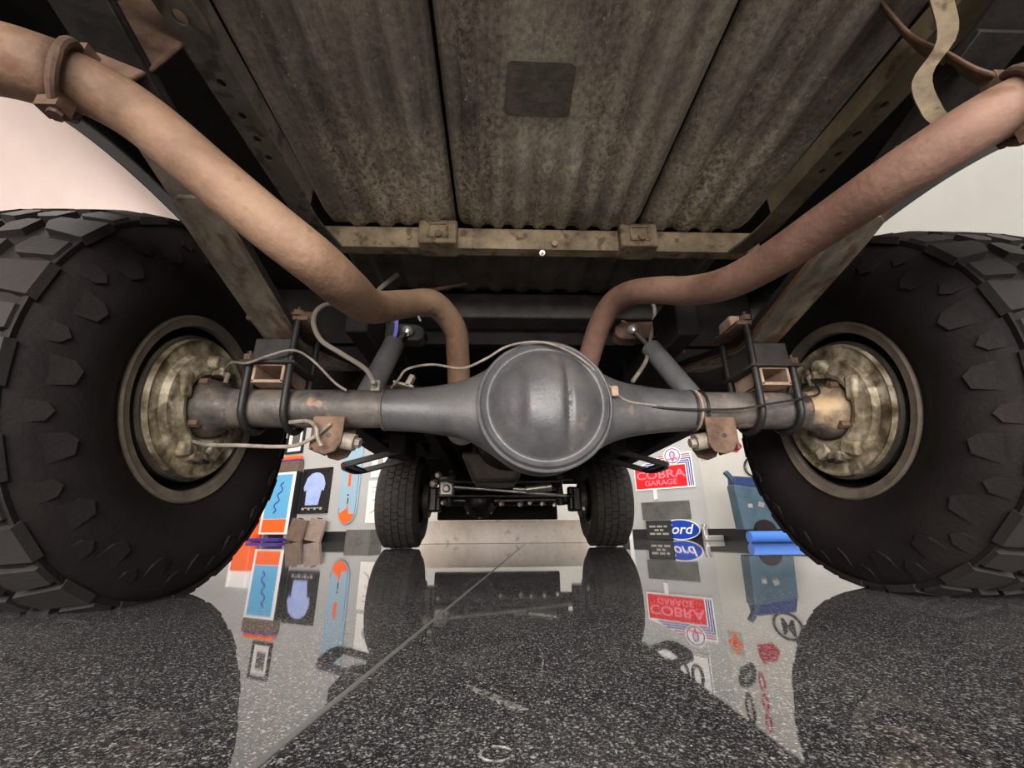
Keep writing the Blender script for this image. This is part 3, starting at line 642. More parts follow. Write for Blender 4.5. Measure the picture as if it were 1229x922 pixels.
# ---- tail pipes
PIPES = {-1: [(-0.764, 0.357, 0.678), (-0.719, 0.366, 0.677), (-0.661, 0.375, 0.675), (-0.621, 0.39, 0.675), (-0.588, 0.41, 0.674), (-0.538, 0.432, 0.651), (-0.451, 0.458, 0.582), (-0.385, 0.483, 0.532), (-0.327, 0.52, 0.495), (-0.309, 0.593, 0.497), (-0.325, 0.77, 0.568), (-0.298, 0.935, 0.67), (-0.246, 1.021, 0.721), (-0.199, 1.113, 0.696), (-0.191, 1.176, 0.636), (-0.192, 1.27, 0.548)],
         1: [(.72, .30, .645), (.640, .340, .648), (.575, .375, .640), (.505, .435, .612), (.468, .535, .606), (.436, .660, .609), (.408, .765, .628), (.375, .855, .668), (.340, .925, .712), (.298, 1.010, .755), (.268, 1.080, .765), (.244, 1.150, .735), (.226, 1.215, .675), (.205, 1.28, .59)]}
for s in (-1, 1):
    pth = smooth_path(PIPES[s], 7)
    EP = obj('exhaust_pipe', MB().tube(pth, .0345, 26), 'pipe' if s < 0 else 'pipe_r', TR, smooth=60)
    c = Vector(PIPES[s][3]).lerp(Vector(PIPES[s][4]), .25) if s < 0 else Vector(PIPES[s][1]).lerp(Vector(PIPES[s][2]), .82); ci = 2 if s < 0 else 0; d = (Vector(PIPES[s][ci+2])-Vector(PIPES[s][ci+1])).normalized(); a = Vector((0, 0, 1)); sd = d.cross(a).normalized(); a2 = sd.cross(d)
    tp_ = [c-d*.003] + [Vector(q) for q in PIPES[s][:ci+1][::-1]]; tp_.append(tp_[-1]*2.2-tp_[-2]*1.2); tip = MB().tube(smooth_path(tp_, 4), .0385, 26, cap=False); so = obj('tail_sleeve', tip, 'pipe' if s < 0 else 'pipe_r', EP, smooth=60); sm2 = so.modifiers.new('wall', 'SOLIDIFY'); sm2.thickness = .003; sm2.offset = 0
    cl = MB(); cl.tube([c+(sd*math.cos(2*pi*q/28)+a2*math.sin(2*pi*q/28))*.0425 for q in range(28)], .0065, 10, closed=True)
    for q in (-1, 1):
        cl.box(c+a2*.044*q, (.026, .02, .022))
    cl.cyl(c-a2*.060+d*.004, c-a2*.036+d*.004, .0085, 8); cl.cyl(c+sd*.047*s-a2*.02, c+sd*.047*s+a2*.055, .006, 8)
    obj('pipe_clamp', cl, 'rust', EP)
    hg = MB(); (hg.strip if s > 0 else (lambda *k: None))(smooth_path([c+a2*.045, c+a2*.07+d*.012, c+Vector((-s*.01, .03, .13)), c+Vector((-s*.02, .05, .20)), c+Vector((-s*.03, .06, .30))], 5), (1, 0.6*s, 0), .045, .006); hg.prism([(-.05, .30), (-.045, .14), (-.03, .07), (-.012, .05), (.012, .058), (.03, .10), (.045, .17), (.05, .30)], c+Vector((.012, .03, 0)), (.92, .38, 0), (0, .1, 1), (-.38, .92, 0), 0, .008) if s < 0 else None
    obj('hanger', hg, 'rust', EP, bevel=.003)
    if s > 0:
        st = MB(); st.strip(smooth_path([c+Vector((-.055, -.02, .20)), c+Vector((-.045, 0, .13)), c+Vector((-.065, .03, .09)), c+Vector((-.05, .045, .05)), c+Vector((-.035, .05, .035))], 5), (.8, -.5, 0), .022, .004); obj('strap', st, 'tan', EP)
# ---- shock absorbers
for s, top, b0, b1, r in ((-1, (-.340, 1.15, .702), (-.372, 1.135, .655), (-.422, 1.07, .45), .030), (1, (.340, 1.15, .715), (.382, 1.135, .648), (.462, 1.06, .45), .0285)):
    SA = bpy.data.objects.new('shock_absorber', None); COL.objects.link(SA); SA.parent = TR; SA.location = (b1[0], 0, b1[2])
    T, B0, B1 = Vector(top), Vector(b0), Vector(b1); ax = (B1-B0).normalized()
    obj('body', MB().tube([B0-ax*.004, B0, B0+ax*.002, B1], [r*.8, r*.97, r, r], 24), 'shock', SA)
    obj('rod', MB().tube([T, B0+ax*.01], .0075, 12), 'drum', SA)
    obj('nut', MB().lathe([(0, -.014), (.009, -.014), (.012, -.008), (.017, -.004), (.017, .004), (.012, .008)], T, -ax, 14), 'chrome', SA)
    br = MB(); br.prism([(-.055+.03*math.cos(q), .012+.028*math.sin(q)) for q in [pi*.5+pi*i/10 for i in range(11)]] + [(.075, -.016), (.075, .04)], T+Vector((s*.035, .012, -.008)), (s, 0, 0.05), (0, 0, 1), (0, 1, 0), 0, .05); obj('mount_bracket', br, 'rust' if s > 0 else 'black_steel', SA, bevel=.004)
# ---- lines, hoses, cables
def wire(name, pts, r, mat, par=None): return obj(name, MB().tube(smooth_path(pts, 6), r, 8), mat, par or TR)
wire('parking_brake_cable', [(-.775, .985, .335), (-.72, .965, .322), (-.646, .95, .318), (-.564, .95, .315), (-.519, .95, .318), (-.485, .95, .336), (-.468, .955, .354), (-.455, .96, .37)], .0045, 'cable')
wire('cable_bracket', [(-.545, .955, .372), (-.50, .945, .372), (-.478, .94, .356), (-.472, .94, .335), (-.462, .945, .316)], .0048, 'cable')
wire('brake_line', [(-.748, 1.0, .515), (-.70, .95, .516), (-.655, .935, .509), (-.60, .925, .525), (-.553, .93, .540), (-.515, .95, .524), (-.458, .96, .470), (-.43, .965, .452)], .0032, 'cable')
wire('brake_hose', [(-.50, 1.10, .76), (-.53, 1.0, .70), (-.535, .965, .64), (-.503, .95, .578), (-.448, .95, .541), (-.39, .955, .505), (-.370, .965, .475), (-.368, .97, .462)], .0062, 'hose')
wire('axle_vent_line', [(-.330, .985, .466), (-.307, .955, .478), (-.286, .945, .500), (-.227, .94, .510), (-.156, .935, .499), (-.10, .915, .515), (-.05, .91, .545), (.01, .905, .555), (.06, .905, .548), (.115, .91, .522), (.16, .92, .486), (.20, .935, .446), (.24, .955, .425), (.31, .962, .416)], .0030, 'cable')
wire('brake_line', [(.30, .963, .414), (.36, .96, .408), (.43, .955, .405), (.50, .95, .405), (.56, .938, .412), (.66, .94, .430), (.72, .96, .45), (.742, 1.0, .50)], .0026, 'black_steel')
for x in (.415, .44): obj('line_clip', MB().tube([(x, AY+.051*math.cos(q), AZ-.004+.051*math.sin(q)) for q in [pi*.55+pi*.75*i/10 for i in range(11)]], .003, 6), 'black_steel', TR)
obj('brake_tee', MB().box((-.366, .985, .468), (.022, .03, .028)).cyl((-.366, .972, .468), (-.366, .95, .470), .007, 6), 'hose', TR, bevel=.002)
obj('line_bracket', MB().box((-.30, .985, .472), (.05, .03, .006), Matrix.Rotation(.25, 3, 'Y')).box((-.285, .98, .482), (.012, .02, .03), Matrix.Rotation(.4, 3, 'Y')), 'cable', TR, bevel=.001)
obj('hanging_strap', MB().strip(smooth_path([(-.372, 1.16, .78), (-.376, 1.15, .74), (-.372, 1.14, .70), (-.374, 1.13, .66)], 5), (1, 0, 0), .011, .002), 'blue_tie', TR)
wire('brake_line', [(-.40, 1.2, .93), (-.44, 1.18, .87), (-.47, 1.15, .80), (-.52, 1.12, .77)], .008, 'hose')
wire('fuel_line', [(-.18, 1.25, .93), (-.27, 1.22, .89), (-.33, 1.2, .86), (-.37, 1.2, .80)], .006, 'rust')
wire('wire_loop', [(-.45, 1.15, .80), (-.40, 1.14, .80), (-.36, 1.15, .79), (-.37, 1.16, .77), (-.33, 1.17, .78), (-.31, 1.18, .75)], .0035, 'silver')
wire('fuel_line', [(-.50, 1.3, .72), (-.42, 1.25, .77), (-.36, 1.22, .82)], .007, 'rust')
wire('brake_line', [(.42, 1.2, .86), (.43, 1.18, .80), (.40, 1.16, .70), (.36, 1.12, .60), (.30, 1.08, .52)], .006, 'cable')
wire('brake_line', [(.36, 1.3, .82), (.44, 1.25, .74), (.52, 1.2, .66)], .005, 'rust')
wire('wire_loop', [(.28, 1.3, .84), (.35, 1.25, .87), (.42, 1.2, .90), (.50, 1.15, .91)], .009, 'black_steel')
# ---- underside of the cab, drive line and front end
obj('cab_floor', MB().box((0, 3.0, .86), (1.84, 3.0, .05)), 'under', TR, smooth=0)
obj('cab_rear_wall', MB().box((0, 1.50, 1.06), (1.9, .04, .5)), 'under', TR, smooth=0)
obj('gearbox_cross_member', MB().box((0, 1.95, .66), (.84, .09, .10)), 'black_steel', TR, bevel=.01)
m = MB().lathe([(0, 1.75), (.07, 1.75), (.09, 1.8), (.11, 1.95), (.13, 2.0), (.15, 2.35), (.20, 2.5), (.22, 2.62), (.20, 2.7), (0, 2.7)], (0, 0, .70), (0, 1, 0), 24); obj('gearbox', m, 'greasy', TR)
obj('drive_shaft', MB().tube([(XC, 1.16, .45), (XC, 1.20, .455), (0.01, 1.75, .64)], [.05, .034, .034], 18), 'greasy', TR)
m = MB().lathe([(0, 1.45), (.05, 1.46), (.075, 1.5), (.075, 1.95), (.05, 1.99), (0, 2.0)], (-.235, 0, .585), (0.0, 1, 0), 24); obj('muffler', m, 'silver', TR)
m = MB().lathe([(0, 1.45), (.05, 1.46), (.07, 1.5), (.07, 1.95), (.05, 1.99), (0, 2.0)], (.25, 0, .62), (0.0, 1, 0), 24); obj('muffler', m, 'greasy', TR)
m = MB(); m.add([(-.30, 2.62, .60), (.13, 2.62, .60), (.13, 3.35, .62), (-.30, 3.35, .62), (-.22, 2.68, .415), (.06, 2.68, .415), (.06, 3.2, .43), (-.22, 3.2, .43)], [(0, 1, 2, 3), (4, 7, 6, 5), (0, 4, 5, 1), (1, 5, 6, 2), (2, 6, 7, 3), (3, 7, 4, 0)]); obj('oil_pan', m, 'pan', TR, bevel=.03, seg=3)
obj('engine_block', MB().box((0, 3.35, .76), (.52, .8, .30)), 'greasy', TR, bevel=.03)
YF = AY+2.742; ZF = .385
fa = MB().tube([(-.62, YF, ZF), (-.36, YF, ZF-.005), (-.30, YF, ZF-.01)], .045, 20); fa.tube([(.62, YF, ZF), (-.1, YF, ZF-.008)], .045, 20)
FA = obj('front_axle', fa, 'greasy', TR)
m = MB().lathe([(0, -.16), (.05, -.155), (.09, -.12), (.125, -.05), (.135, 0), (.135, .03), (.11, .10), (.06, .14), (0, .15)], (-.215, YF, ZF-.01), (0, 1, 0), 28); m.lathe([(.135, -.02), (.146, -.015), (.146, .012), (.135, .018)], (-.215, YF, ZF-.01), (0, 1, 0), 28); obj('front_differential', m, 'greasy', FA, smooth=60)
for q in range(8):
    an = 2*pi*q/8; obj('cover_bolt', MB().cyl((-.215+.14*math.cos(an), YF-.012, ZF-.01+.14*math.sin(an)), (-.215+.14*math.cos(an), YF-.03, ZF-.01+.14*math.sin(an)), .010, 6), 'drum', FA)
for s in (-1, 1):
    m = MB().box((s*.60, YF, ZF), (.10, .16, .20)).cyl((s*.56, YF-.07, ZF+.10), (s*.56, YF-.07, ZF-.10), .03, 12); obj('steering_knuckle', m, 'greasy', FA, bevel=.015)
    m = MB().lathe([(0, .0), (.10, 0), (.145, .01), (.15, .03), (.15, .05), (.10, .06)], (s*.63, YF, ZF), (s, 0, 0), 28); obj('front_brake', m, 'drum', FA)
    m = MB().tube([(s*.47, YF-.10, .33), (s*.45, YF-.09, .62)], .03, 16); obj('front_shock', m, 'black_steel', TR)
    sp_ = MB()
    for q in range(4): sp_.strip([(s*.42, YF-.5+.05*q+ (1.0-.1*q)*j/12, .47+.010*q+.25*abs((j/12-.5))**2) for j in range(13)], (1, 0, 0), .06, .009)
    obj('front_leaf_spring', sp_, 'greasy', TR)
obj('tie_rod', MB().tube([(-.56, YF-.17, .405), (.56, YF-.17, .40)], .016, 12), 'greasy', TR)
obj('drag_link', MB().tube([(-.44, 3.5, .47), (-.15, 3.5, .45), (.14, 3.5, .425), (.5, 3.56, .40)], .014, 12), 'silver', TR)
obj('steering_damper', MB().tube([(.06, 3.5, .455), (.16, 3.5, .447), (.165, 3.5, .447), (.37, 3.5, .472), (.375, 3.5, .472)], [.014, .014, .032, .040, .02], 16), 'silver', TR)
obj('steering_box', MB().box((-.47, 3.5, .47), (.11, .12, .15)).cyl((-.47, 3.43, .45), (-.47, 3.46, .45), .035, 14), 'silver', TR, bevel=.015)
obj('stabilizer_bar', MB().tube(smooth_path([(-.52, 3.35, .50), (-.46, 3.3, .50), (-.3, 3.3, .485), (.3, 3.3, .485), (.46, 3.3, .50), (.52, 3.35, .50)], 5), .012, 10), 'black_steel', TR)
for x, z, r in ((-.585, .50, .035), (-.55, .57, .03), (-.50, .35, .02), (.03, .56, .016), (.45, .52, .03), (.40, .33, .018), (-.03, .34, .02), (.12, .335, .022), (.20, .345, .016), (.30, .34, .02)):
    obj('fitting', MB().lathe([(0, -.03), (r*.6, -.03), (r, -.015), (r, .015), (r*.6, .03), (0, .03)], (x, 3.55, z), (.3, 1, .2), 10), 'silver' if r > .018 else 'chrome', TR)
m = MB().box((-.06, 4.30, .44), (1.16, .07, .42)).box((0, 4.34, .70), (1.7, .08, .25)); obj('front_cross_member', m, 'under', TR, bevel=.01)
for s in (-1, 1):
    m = MB(); poly = [(YF-.46, .70), (YF-.40, .80), (YF-.25, .86), (YF+.25, .86), (YF+.6, .86), (YF+.6, 1.1), (YF-.9, 1.1), (YF-.9, .70)]
    m.prism(poly, (0, 0, 0), (0, 1, 0), (0, 0, 1), (1, 0, 0), s*.60, s*1.02); obj('front_fender', m, 'under', TR)
    RWf = bpy.data.objects.new('front_wheel', None); COL.objects.link(RWf); RWf.parent = TR; RWf.location = (s*.86, YF-AY, ZF)
    R = .385; xi, xo = .715, .995
    obj('tyre', MB().lathe([(r, s*x) for r, x in tyre_profile(xi, xo, .20, R, .028)], (0, YF, ZF), (1, 0, 0), 72), 'rubber_front', RWf, smooth=50)
    tb = MB(); N = 42
    for row in range(5):
        for i in range(N):
            a = 2*pi*(i+.5*(row % 2))/N; st = 2*pi/N; x0 = xi+.004+row*.0546; x1 = x0+.047; vs = []
            for rr in (R-.02, R-.0005-(.006 if row in (0, 4) else 0)):
                for x, t in ((x0, -.42+.12), (x0+.024, -.42-.10), (x1, -.42+.10), (x1, .42+.10), (x0+.024, .42-.10), (x0, .42+.12)):
                    vs.append((s*x, YF+rr*math.sin(a+t*st), ZF+rr*math.cos(a+t*st)))
            tb.add(vs, [(6, 7, 8, 9, 10, 11)] + [(j, (j+1) % 6, 6+(j+1) % 6, 6+j) for j in range(6)])
    obj('tread', tb, 'rubber_front', RWf, smooth=25)['kind'] = 'stuff'
    obj('rim', MB().lathe([(.20, s*xi), (.203, s*(xi-.005)), (.19, s*(xi-.002)), (.18, s*(xi+.03)), (.175, s*(xi+.2)), (.05, s*(xi+.2)), (0, s*(xi+.2))], (0, YF, ZF), (1, 0, 0), 48), 'rim_dark', RWf)
    # rocker panel and drop step
    rx, rz = (-.90, .665) if s < 0 else (.955, .605)
    obj('rocker_panel', MB().box((rx-s*.04, 2.45, rz+.09), (.10, 1.75, .18)), 'under', TR, bevel=.01)
    for oy, oz in ((2.72, .06), (2.0, .09)): obj('floor_outrigger', MB().box((s*.68, oy, rz+oz), (.48, .11, .09)), 'under', TR, bevel=.006)
    SS = bpy.data.objects.new('side_step', None); COL.objects.link(SS); SS.parent = TR; SS.location = (s*.8, 2.7-AY, .5)
    zi, xo_ = .59, (.97 if s > 0 else .99)
    lp = [(s*.64, 2.52, zi), (s*(xo_-.07), 2.52, .515), (s*(xo_-.015), 2.54, .503), (s*xo_, 2.60, .50), (s*xo_, 2.74, .50), (s*(xo_-.015), 2.80, .503), (s*(xo_-.07), 2.82, .515), (s*.64, 2.82, zi)]
    st = MB(); st.strip(smooth_path(lp, 3), (0.25*s, 0, 1), .036, .022); obj('loop', st, 'black_steel', SS, bevel=.005)
    obj('tread_plate', MB().box((s*(xo_-.035), 2.67, .507), (.07, .28, .014)), 'black_steel', SS, bevel=.004)
    obj('hanger_arm', MB().box((s*.66, 2.67, .63), (.10, .34, .12)), 'under', SS, bevel=.01)
obj('front_hub_nut', MB().cyl((.64, YF-.12, .30), (.66, YF-.12, .30), .02, 6), 'silver', TR)

# ================================================================== THINGS ON THE FLOOR AND WALLS
def wthing(name, label, cat, w, a, z, out=0, group=None): return thing(name, label, cat, w.p(a, z, out), group)
def part(w, name, polys, mat, par, o0, o1, bevel=0):
    mb = MB()
    for pl in polys: w.prism(mb, pl, o0, o1)
    return obj(name, mb, mat, par, bevel=bevel)
def R4(a0, z0, a1, z1): return [(a0, z0), (a1, z0), (a1, z1), (a0, z1)]
def tagone(w, name, polys, mat, label, cat, o0, o1, group=None):
    mb = MB()
    for pl in polys: w.prism(mb, pl, o0, o1)
    a, z = polys[0][0]; return tag(obj(name, mb, mat, loc=w.p(a, z), rot=math.atan2(w.t.y, w.t.x)), label, cat, group)
wb, ws, wd_ = WALLS['wall_back'], WALLS['wall_sign'], WALLS['wall_decals']
pl = tag(obj('stone_plinth', MB().box((0.0, 5.05, .122), (1.86, .30, .244)), 'plinth', loc=(0, 5.05, 0), bevel=.006), 'low pale stone plinth standing on the floor ahead of the front axle', 'plinth')
# fuel-pump style cabinet, pale blue and orange
t = wthing('fuel_pump', 'vintage fuel pump cabinet with pale blue front panel above an orange band', 'fuel pump', wb, 1.82, 0)
PO = .12
part(wb, 'cabinet', [R4(1.575, .10, 2.190, 1.0)], 'white', t, .01, PO, .006)
part(wb, 'cabinet_side', [R4(2.190, .10, 2.205, 1.0)], 'base_black', t, .01, PO-.005)
part(wb, 'blue_panel', [R4(1.635, .32, 2.130, .965)], 'sky', t, PO, PO+.006)
part(wb, 'orange_band', [R4(1.635, .13, 2.130, .312)], 'orange', t, PO, PO+.006)
part(wb, 'head', [R4(1.575, 1.0, 2.200, 1.165)], 'brown', t, .01, PO, .01)
part(wb, 'head_cap', [R4(1.590, 1.165, 2.190, 1.185)], 'purple', t, .02, PO-.005)
part(wb, 'crown', [R4(1.610, 1.185, 2.190, 1.25)], 'orange', t, .03, PO-.01, .02)
for a in (1.63, 2.11): part(wb, 'foot', [R4(a, 0, a+.05, .10)], 'silver', t, .02, PO-.02)
scr = MB(); q = smooth_path([wb.p(1.84+.04*math.sin(i*1.9)+.012*i, .40+.045*i, PO+.008) for i in range(11)], 4); scr.tube(q, .009, 6); obj('script_lettering', scr, 'navy', t)
t = wthing('orange_stand', 'orange and white stand on the floor beside the fuel pump', 'stand', wb, 1.2, 0)
part(wb, 'body', [R4(1.20, .0, 1.56, .40)], 'orange', t, .05, .20, .01); part(wb, 'white_edge', [R4(1.17, 0, 1.20, .62)], 'white', t, .05, .20); part(wb, 'top', [R4(1.20, .40, 1.56, .62)], 'white', t, .05, .18, .01)
tagone(wb, 'storage_tray', [R4(1.62, .012, 2.30, .05)], 'purple', 'flat violet plastic tray on the floor under the fuel pump', 'tray', .20, .32) .location.z -= 0
# framed shirt
t = wthing('framed_shirt', 'black frame with a pale blue shirt on grey wall', 'picture', wb, 2.52, .40)
part(wb, 'backing', [R4(2.26, .40, 2.795, 1.02)], 'black', t, 0, .02)
part(wb, 'frame', [R4(2.24, .385, 2.815, .415), R4(2.24, 1.0, 2.815, 1.035), R4(2.24, .385, 2.265, 1.035), R4(2.775, .385, 2.815, 1.035)], 'base_black', t, .0, .035)
shp = [(2.36, .50), (2.62, .50), (2.66, .72), (2.70, .70), (2.72, .80), (2.66, .92), (2.58, .965), (2.50, .975), (2.42, .96), (2.34, .90), (2.285, .76), (2.31, .70), (2.35, .73)]
part(wb, 'shirt', [shp], 'shirt', t, .02, .03, .004)
part(wb, 'caption', [R4(2.30+.06*i, .435+(.02 if i % 2 else 0), 2.345+.06*i, .47) for i in range(7)], 'grey_print', t, .02, .024)
# framed print higher up
t = wthing('framed_print', 'small framed grey print above the fuel pump', 'picture', wb, 1.9, 1.35)
part(wb, 'frame', [R4(1.74, 1.30, 2.12, 1.335), R4(1.74, 1.70, 2.12, 1.735), R4(1.74, 1.30, 1.775, 1.735), R4(2.085, 1.30, 2.12, 1.735)], 'base_black', t, 0, .03)
part(wb, 'print', [R4(1.775, 1.335, 2.085, 1.70)], 'paper', t, 0, .015); part(wb, 'motif', [R4(1.85, 1.42, 2.02, 1.63)], 'panel', t, .015, .017)
# pale blue board
t = wthing('wall_board', 'long pale blue board with orange stripe and orange rounded tip', 'board', wb, 3.19, .22)
out = [(3.02, 1.52), (3.02, .50)] + ell(3.195, .45, .175, .225, 16, pi, 2*pi)[1:] + [(3.37, .50), (3.37, 1.52)]
part(wb, 'deck', [out], 'sky2', t, 0.0, .03, .006)
part(wb, 'orange_tip', [[(3.06, .37)]+ell(3.195, .43, .152, .195, 12, pi*1.12, pi*1.88)+[(3.23, .37), (3.215, .44), (3.20, .50), (3.185, .44)]], 'orange', t, .03, .034)
part(wb, 'orange_stripe', [R4(3.165, .74, 3.215, .92)], 'orange', t, .03, .034)
part(wb, 'black_mark', [R4(3.19, .50, 3.205, .58), R4(3.178, .61, 3.205, .63)], 'black', t, .03, .034)
part(wb, 'red_star', [[(3.20+(.045 if i % 2 == 0 else .018)*math.sin(2*pi*i/10), 1.35+(.045 if i % 2 == 0 else .018)*math.cos(2*pi*i/10)) for i in range(10)]], 'red', t, .03, .034)
outl = MB(); outl.tube([wb.p(a, z, .031) for a, z in [(3.35, .95), (3.35, .52)]+ell(3.195, .45, .155, .20, 12, 2*pi, pi)[1:]], .0035, 6); obj('outline', outl, 'navy', t)
# posters near the front tyre
t = wthing('wall_poster', 'white poster with faint grey sketch above the baseboard beside pale blue board', 'poster', wb, 3.7, .24)
part(wb, 'sheet', [R4(3.525, .24, 3.88, .80)], 'paper', t, 0, .008); part(wb, 'sketch', [R4(3.60, .70, 3.80, .712), R4(3.60, .64, 3.78, .65), [(3.60, .36), (3.68, .40), (3.70, .47), (3.69, .475), (3.66, .41), (3.60, .372)], [(3.62, .52), (3.70, .56), (3.70, .572), (3.62, .532)], R4(3.74, .40, 3.752, .50)], 'grey_print', t, .008, .010)
t = wthing('wall_poster', 'blank white poster hung over the sketched poster', 'poster', wb, 3.7, .85)
part(wb, 'sheet', [R4(3.545, .845, 3.88, 1.30)], 'paper', t, 0, .008); part(wb, 'sketch', [ell(3.70, 1.05, .05, .07, 14)], 'grey_print', t, .008, .010)
tagone(wb, 'grey_box', [R4(3.45, 0, 3.86, .155)], 'panel', 'low grey box on the floor under the white posters', 'box', .02, .25)
# two flat cases leaning on the baseboard
for i, (a, mt, lb) in enumerate(((2.34, 'brown', 'brown flat case leaning upright under the framed shirt'), (2.62, 'brown2', 'paler flat case leaning behind the brown one'))):
    c = MB(); R = Matrix((wb.t, Vector((0, 0, 1)).cross(wb.t), Vector((0, 0, 1)))).transposed() @ Matrix.Rotation(-.12, 3, 'X') @ Matrix.Rotation(.14, 3, 'Y')
    ctr = wb.p(a+.15, .155, .20-.07*i); c.box(ctr, (.30, .05, .30), R)
    t = thing('flat_case', lb, 'case', (ctr.x, ctr.y, 0)); obj('shell', c, mt, t, bevel=.008)
    h_ = MB().box(ctr+R @ Vector((0, 0, .158)), (.08, .02, .014), R); obj('handle', h_, 'base_black', t)
# red garage sign
t = wthing('garage_sign', 'red and white garage sign with round snake emblem and navy stripes', 'sign', ws, .7, .68)
part(ws, 'board', [[(.285, .655), (1.145, .655), (1.145, 1.125), (.80, 1.125), (.62, 1.075), (.50, 1.03), (.285, .985)]], 'white', t, 0, .014)
part(ws, 'red_field', [R4(.303, .676, 1.045, .962)], 'red', t, .014, .017)
for i in range(3):
    x = 1.062+.027*i; z = .978+.027*i; part(ws, 'navy_stripe', [[(x, .676), (x+.015, .676), (x+.015, z+.015), (.44+.05*i, z+.015), (.40+.05*i, z), (x, z)]], 'navy', t, .014, .0165)
for i in range(2): part(ws, 'red_stripe', [R4(.62+.06*i, 1.062+.026*i, 1.128, 1.075+.026*i)], 'crimson', t, .014, .0165)
part(ws, 'emblem_disc', [ell(.888, 1.09, .128, .118)], 'white', t, .014, .020)
rg = MB(); rg.tube([ws.p(.888+.104*math.cos(2*pi*i/40), 1.09+.097*math.sin(2*pi*i/40), .021) for i in range(40)], .007, 6, closed=True); obj('emblem_ring', rg, 'violet', t)
part(ws, 'emblem_band', [[(.805, 1.055), (.97, 1.068), (.955, 1.03), (.91, 1.036), (.888, .995), (.866, 1.036), (.82, 1.03)]], 'pink', t, .020, .0215)
part(ws, 'snake_hood', [ell(.888, 1.10, .040, .056, 24)], 'violet', t, .020, .023); part(ws, 'snake_belly', [ell(.888, 1.097, .024, .042, 20)], 'lilac', t, .023, .025)
part(ws, 'snake_tail', [[(.880, 1.05), (.896, 1.05), (.892, 1.0), (.884, 1.0)]], 'violet', t, .020, .023)
ws.text('lettering', 'COBRA', .674, .850, .0175, .15, 'pink', t, sx=1.42, bold=.0025)
ws.text('lettering', 'GARAGE', .674, .742, .0175, .10, 'pink', t, sx=1.22, bold=.0015)
tagone(ws, 'white_clip', [R4(.55, .525, .60, .655)], 'paper', 'small white tab on the wall below the red sign', 'tab', 0, .02)
tagone(ws, 'wall_conduit', [R4(.12, .0, .17, 1.9)], 'white', 'white vertical conduit beside the red sign', 'conduit', 0, .03)
t = wthing('dark_panel', 'dark grey chalky panel on wall under the red sign', 'panel', ws, .69, .26)
part(ws, 'sheet', [R4(.35, .26, 1.03, .49)], 'panel', t, .002, .018)
t = wthing('small_black_sign', 'small black board with three lines of white lettering below dark panel', 'sign', ws, .6, 0)
part(ws, 'board', [R4(.425, .005, .775, .245)], 'boardblk', t, .06, .085)
for z, runs in ((.168, ((.47, .56), (.575, .655), (.67, .72))), (.122, ((.54, .60), (.615, .665))), (.075, ((.47, .545), (.56, .63), (.645, .735)))):
    part(ws, 'lettering', [R4(a+.004*i, z-.012, b, z+.012) for i, (a, b) in enumerate(runs)], 'grey_print', t, .085, .0865)
t = wthing('oval_sign', 'blue oval sign with white script lettering standing behind the black board', 'sign', ws, .93, 0)
part(ws, 'rim', [ell(.875, .128, .262, .128, 48)], 'white', t, .024, .045); part(ws, 'field', [ell(.875, .128, .249, .116, 48)], 'blue', t, .045, .048)
ws.text('lettering', 'Ford', .845, .128, .049, .17, 'white', t, sx=1.15, shear=.3, bold=.002)
t = wthing('chrome_stand', 'small chrome bracket standing on floor beside the oval sign', 'stand', ws, 1.23, 0)
ctr = Vector((2.50, 5.30, 0)); obj('upright', MB().box(ctr+Vector((-.06, 0, .08)), (.05, .05, .16)), 'chrome', t, bevel=.006); obj('base', MB().box(ctr+Vector((.03, 0, .03)), (.22, .09, .06)), 'chrome', t, bevel=.008); obj('knob', MB().cyl(ctr+Vector((-.06, 0, .16)), ctr+Vector((-.06, 0, .185)), .03, 14), 'silver', t)
# number plate and decals on the right
t = wthing('number_sign', 'white square sign with black numerals five hundred above the garage sign', 'sign', ws, .7, 1.28)
part(ws, 'board', [R4(.33, 1.285, 1.02, 1.73)], 'white', t, 0, .012)
part(ws, 'border', [R4(.345, 1.298, 1.005, 1.306), R4(.345, 1.709, 1.005, 1.717), R4(.345, 1.298, .353, 1.717), R4(.997, 1.298, 1.005, 1.717)], 'black', t, .012, .014)
ws.text('lettering', '500', .675, 1.505, .0125, .36, 'black', t, sx=.95, bold=.004)
t = wthing('flag_decal', 'orange and grey rectangular decal on white wall', 'decal', wd_, .10, 1.06)
part(wd_, 'field', [R4(.03, .98, .22, 1.20)], 'grey_print', t, 0, .004); part(wd_, 'cross', [R4(.03, 1.07, .22, 1.12), R4(.10, .98, .15, 1.20)], 'orange', t, .004, .006)
t = wthing('round_decal', 'round black letter decal on white wall', 'decal', wd_, .80, .80)
rg = MB(); rg.tube([wd_.p(.80+.15*math.cos(2*pi*i/40), .81+.12*math.sin(2*pi*i/40), .013) for i in range(40)], .012, 6, closed=True); obj('ring', rg, 'black', t); wd_.text('lettering', 'M', .80, .81, .003, .2, 'black', t, bold=.006)
t = wthing('red_decal', 'crimson pennant decal below the round letter decal', 'decal', wd_, .5, 1.1)
part(wd_, 'field', [[(.40, 1.05), (.58, 1.00), (.66, 1.06), (.60, 1.16), (.44, 1.22), (.40, 1.15)]], 'crimson', t, 0, .004)
t = wthing('shield_decal', 'black shield decal on white wall', 'decal', wd_, .2, 1.4)
part(wd_, 'field', [[(.08, 1.45), (.14, 1.33), (.28, 1.24), (.34, 1.28), (.30, 1.42), (.20, 1.50), (.10, 1.52)]], 'black', t, 0, .004); part(wd_, 'flash', [[(.16, 1.42), (.27, 1.32), (.28, 1.34), (.18, 1.44)]], 'grey_print', t, .004, .006)
t = wthing('tall_red_decal', 'tall crimson lettering decal on white wall', 'decal', wd_, .4, 1.3)
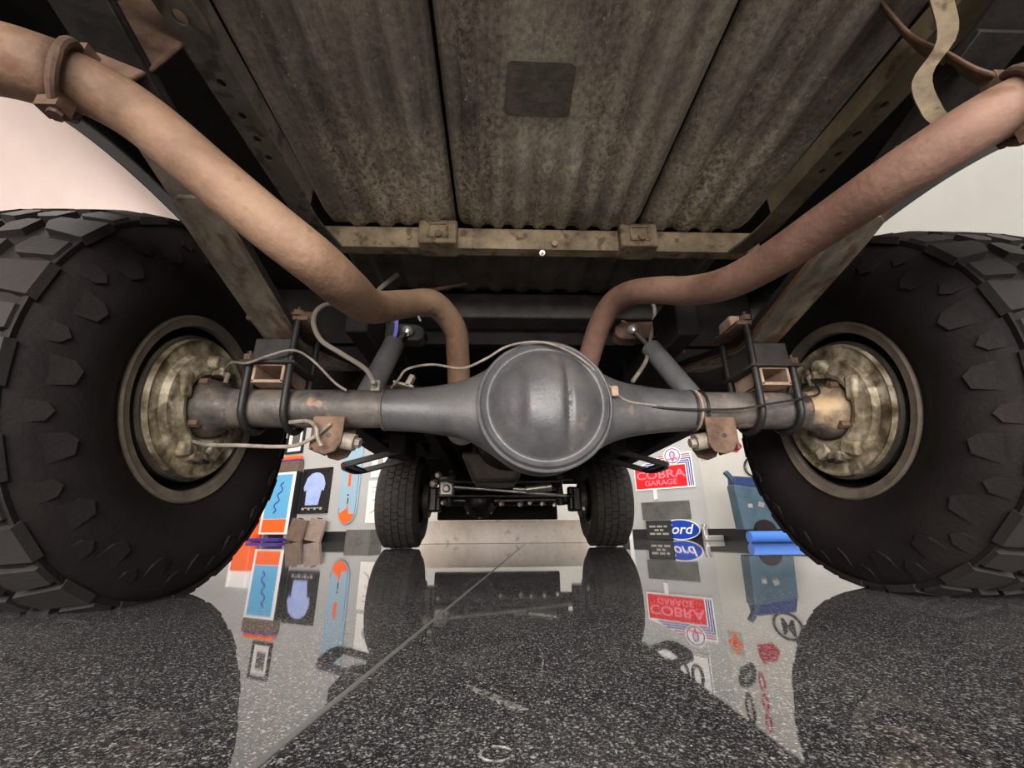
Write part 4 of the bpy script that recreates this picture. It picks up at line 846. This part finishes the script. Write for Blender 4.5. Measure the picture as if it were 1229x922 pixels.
part(wd_, 'stroke', [ell(.38, 1.40, .04, .09, 20), ell(.38, 1.58, .04, .08, 20), ell(.38, 1.76, .04, .08, 20)], 'crimson', t, 0, .004); part(wd_, 'counter', [ell(.38, 1.40, .014, .055, 16), ell(.38, 1.58, .014, .05, 16), ell(.38, 1.76, .014, .05, 16)], 'wall_white', t, .004, .006)
t = wthing('oval_decal', 'tall black oval decal on white wall', 'decal', wd_, .18, 1.6)
part(wd_, 'ring', [ell(.18, 1.70, .06, .15, 24)], 'black', t, 0, .004); part(wd_, 'centre', [ell(.18, 1.70, .025, .10, 20)], 'grey_print', t, .004, .006)
# teal machine and blue tube in front of the decal wall
t = thing('shop_machine', 'worn teal shop machine on a wheel near white decal wall', 'machine', (2.70, 4.72, 0))
mb = MB(); mb.prism([(2.47, .12), (2.94, .12), (2.90, .52), (2.45, .58)], (0, 0, 0), (1, 0, 0), (0, 0, 1), (0, 1, 0), 4.50, 4.66); obj('body', mb, 'teal', t, bevel=.012)
mb = MB(); mb.prism([(2.46, .57), (2.90, .52), (2.86, .64), (2.47, .67)], (0, 0, 0), (1, 0, 0), (0, 0, 1), (0, 1, 0), 4.51, 4.65); obj('top_band', mb, 'navyblue', t, bevel=.01)
obj('side_arm', MB().strip([(2.48, 4.55, .60), (2.44, 4.55, .67), (2.40, 4.55, .72)], (0, 1, 0), .05, .05), 'teal', t, bevel=.01)
obj('wheel', MB().lathe([(0, 0), (.10, 0), (.11, .015), (.11, .05), (.10, .06), (0, .06)], (2.68, 4.44, .11), (0, 1, 0), 28), 'rubber', t)
obj('emblem', MB().box((2.58, 4.497, .36), (.05, .01, .04)), 'silver', t)
obj('emblem', MB().box((2.70, 4.497, .37), (.06, .01, .05), Matrix.Rotation(.3, 3, 'Y')), 'silver', t)
tag(obj('blue_tube', MB().tube([(2.42, 4.34, .055), (2.96, 4.34, .055)], .055, 24), 'brightblue', loc=(2.7, 4.34, 0)), 'bright blue tube lying on the floor before the teal machine', 'tube')
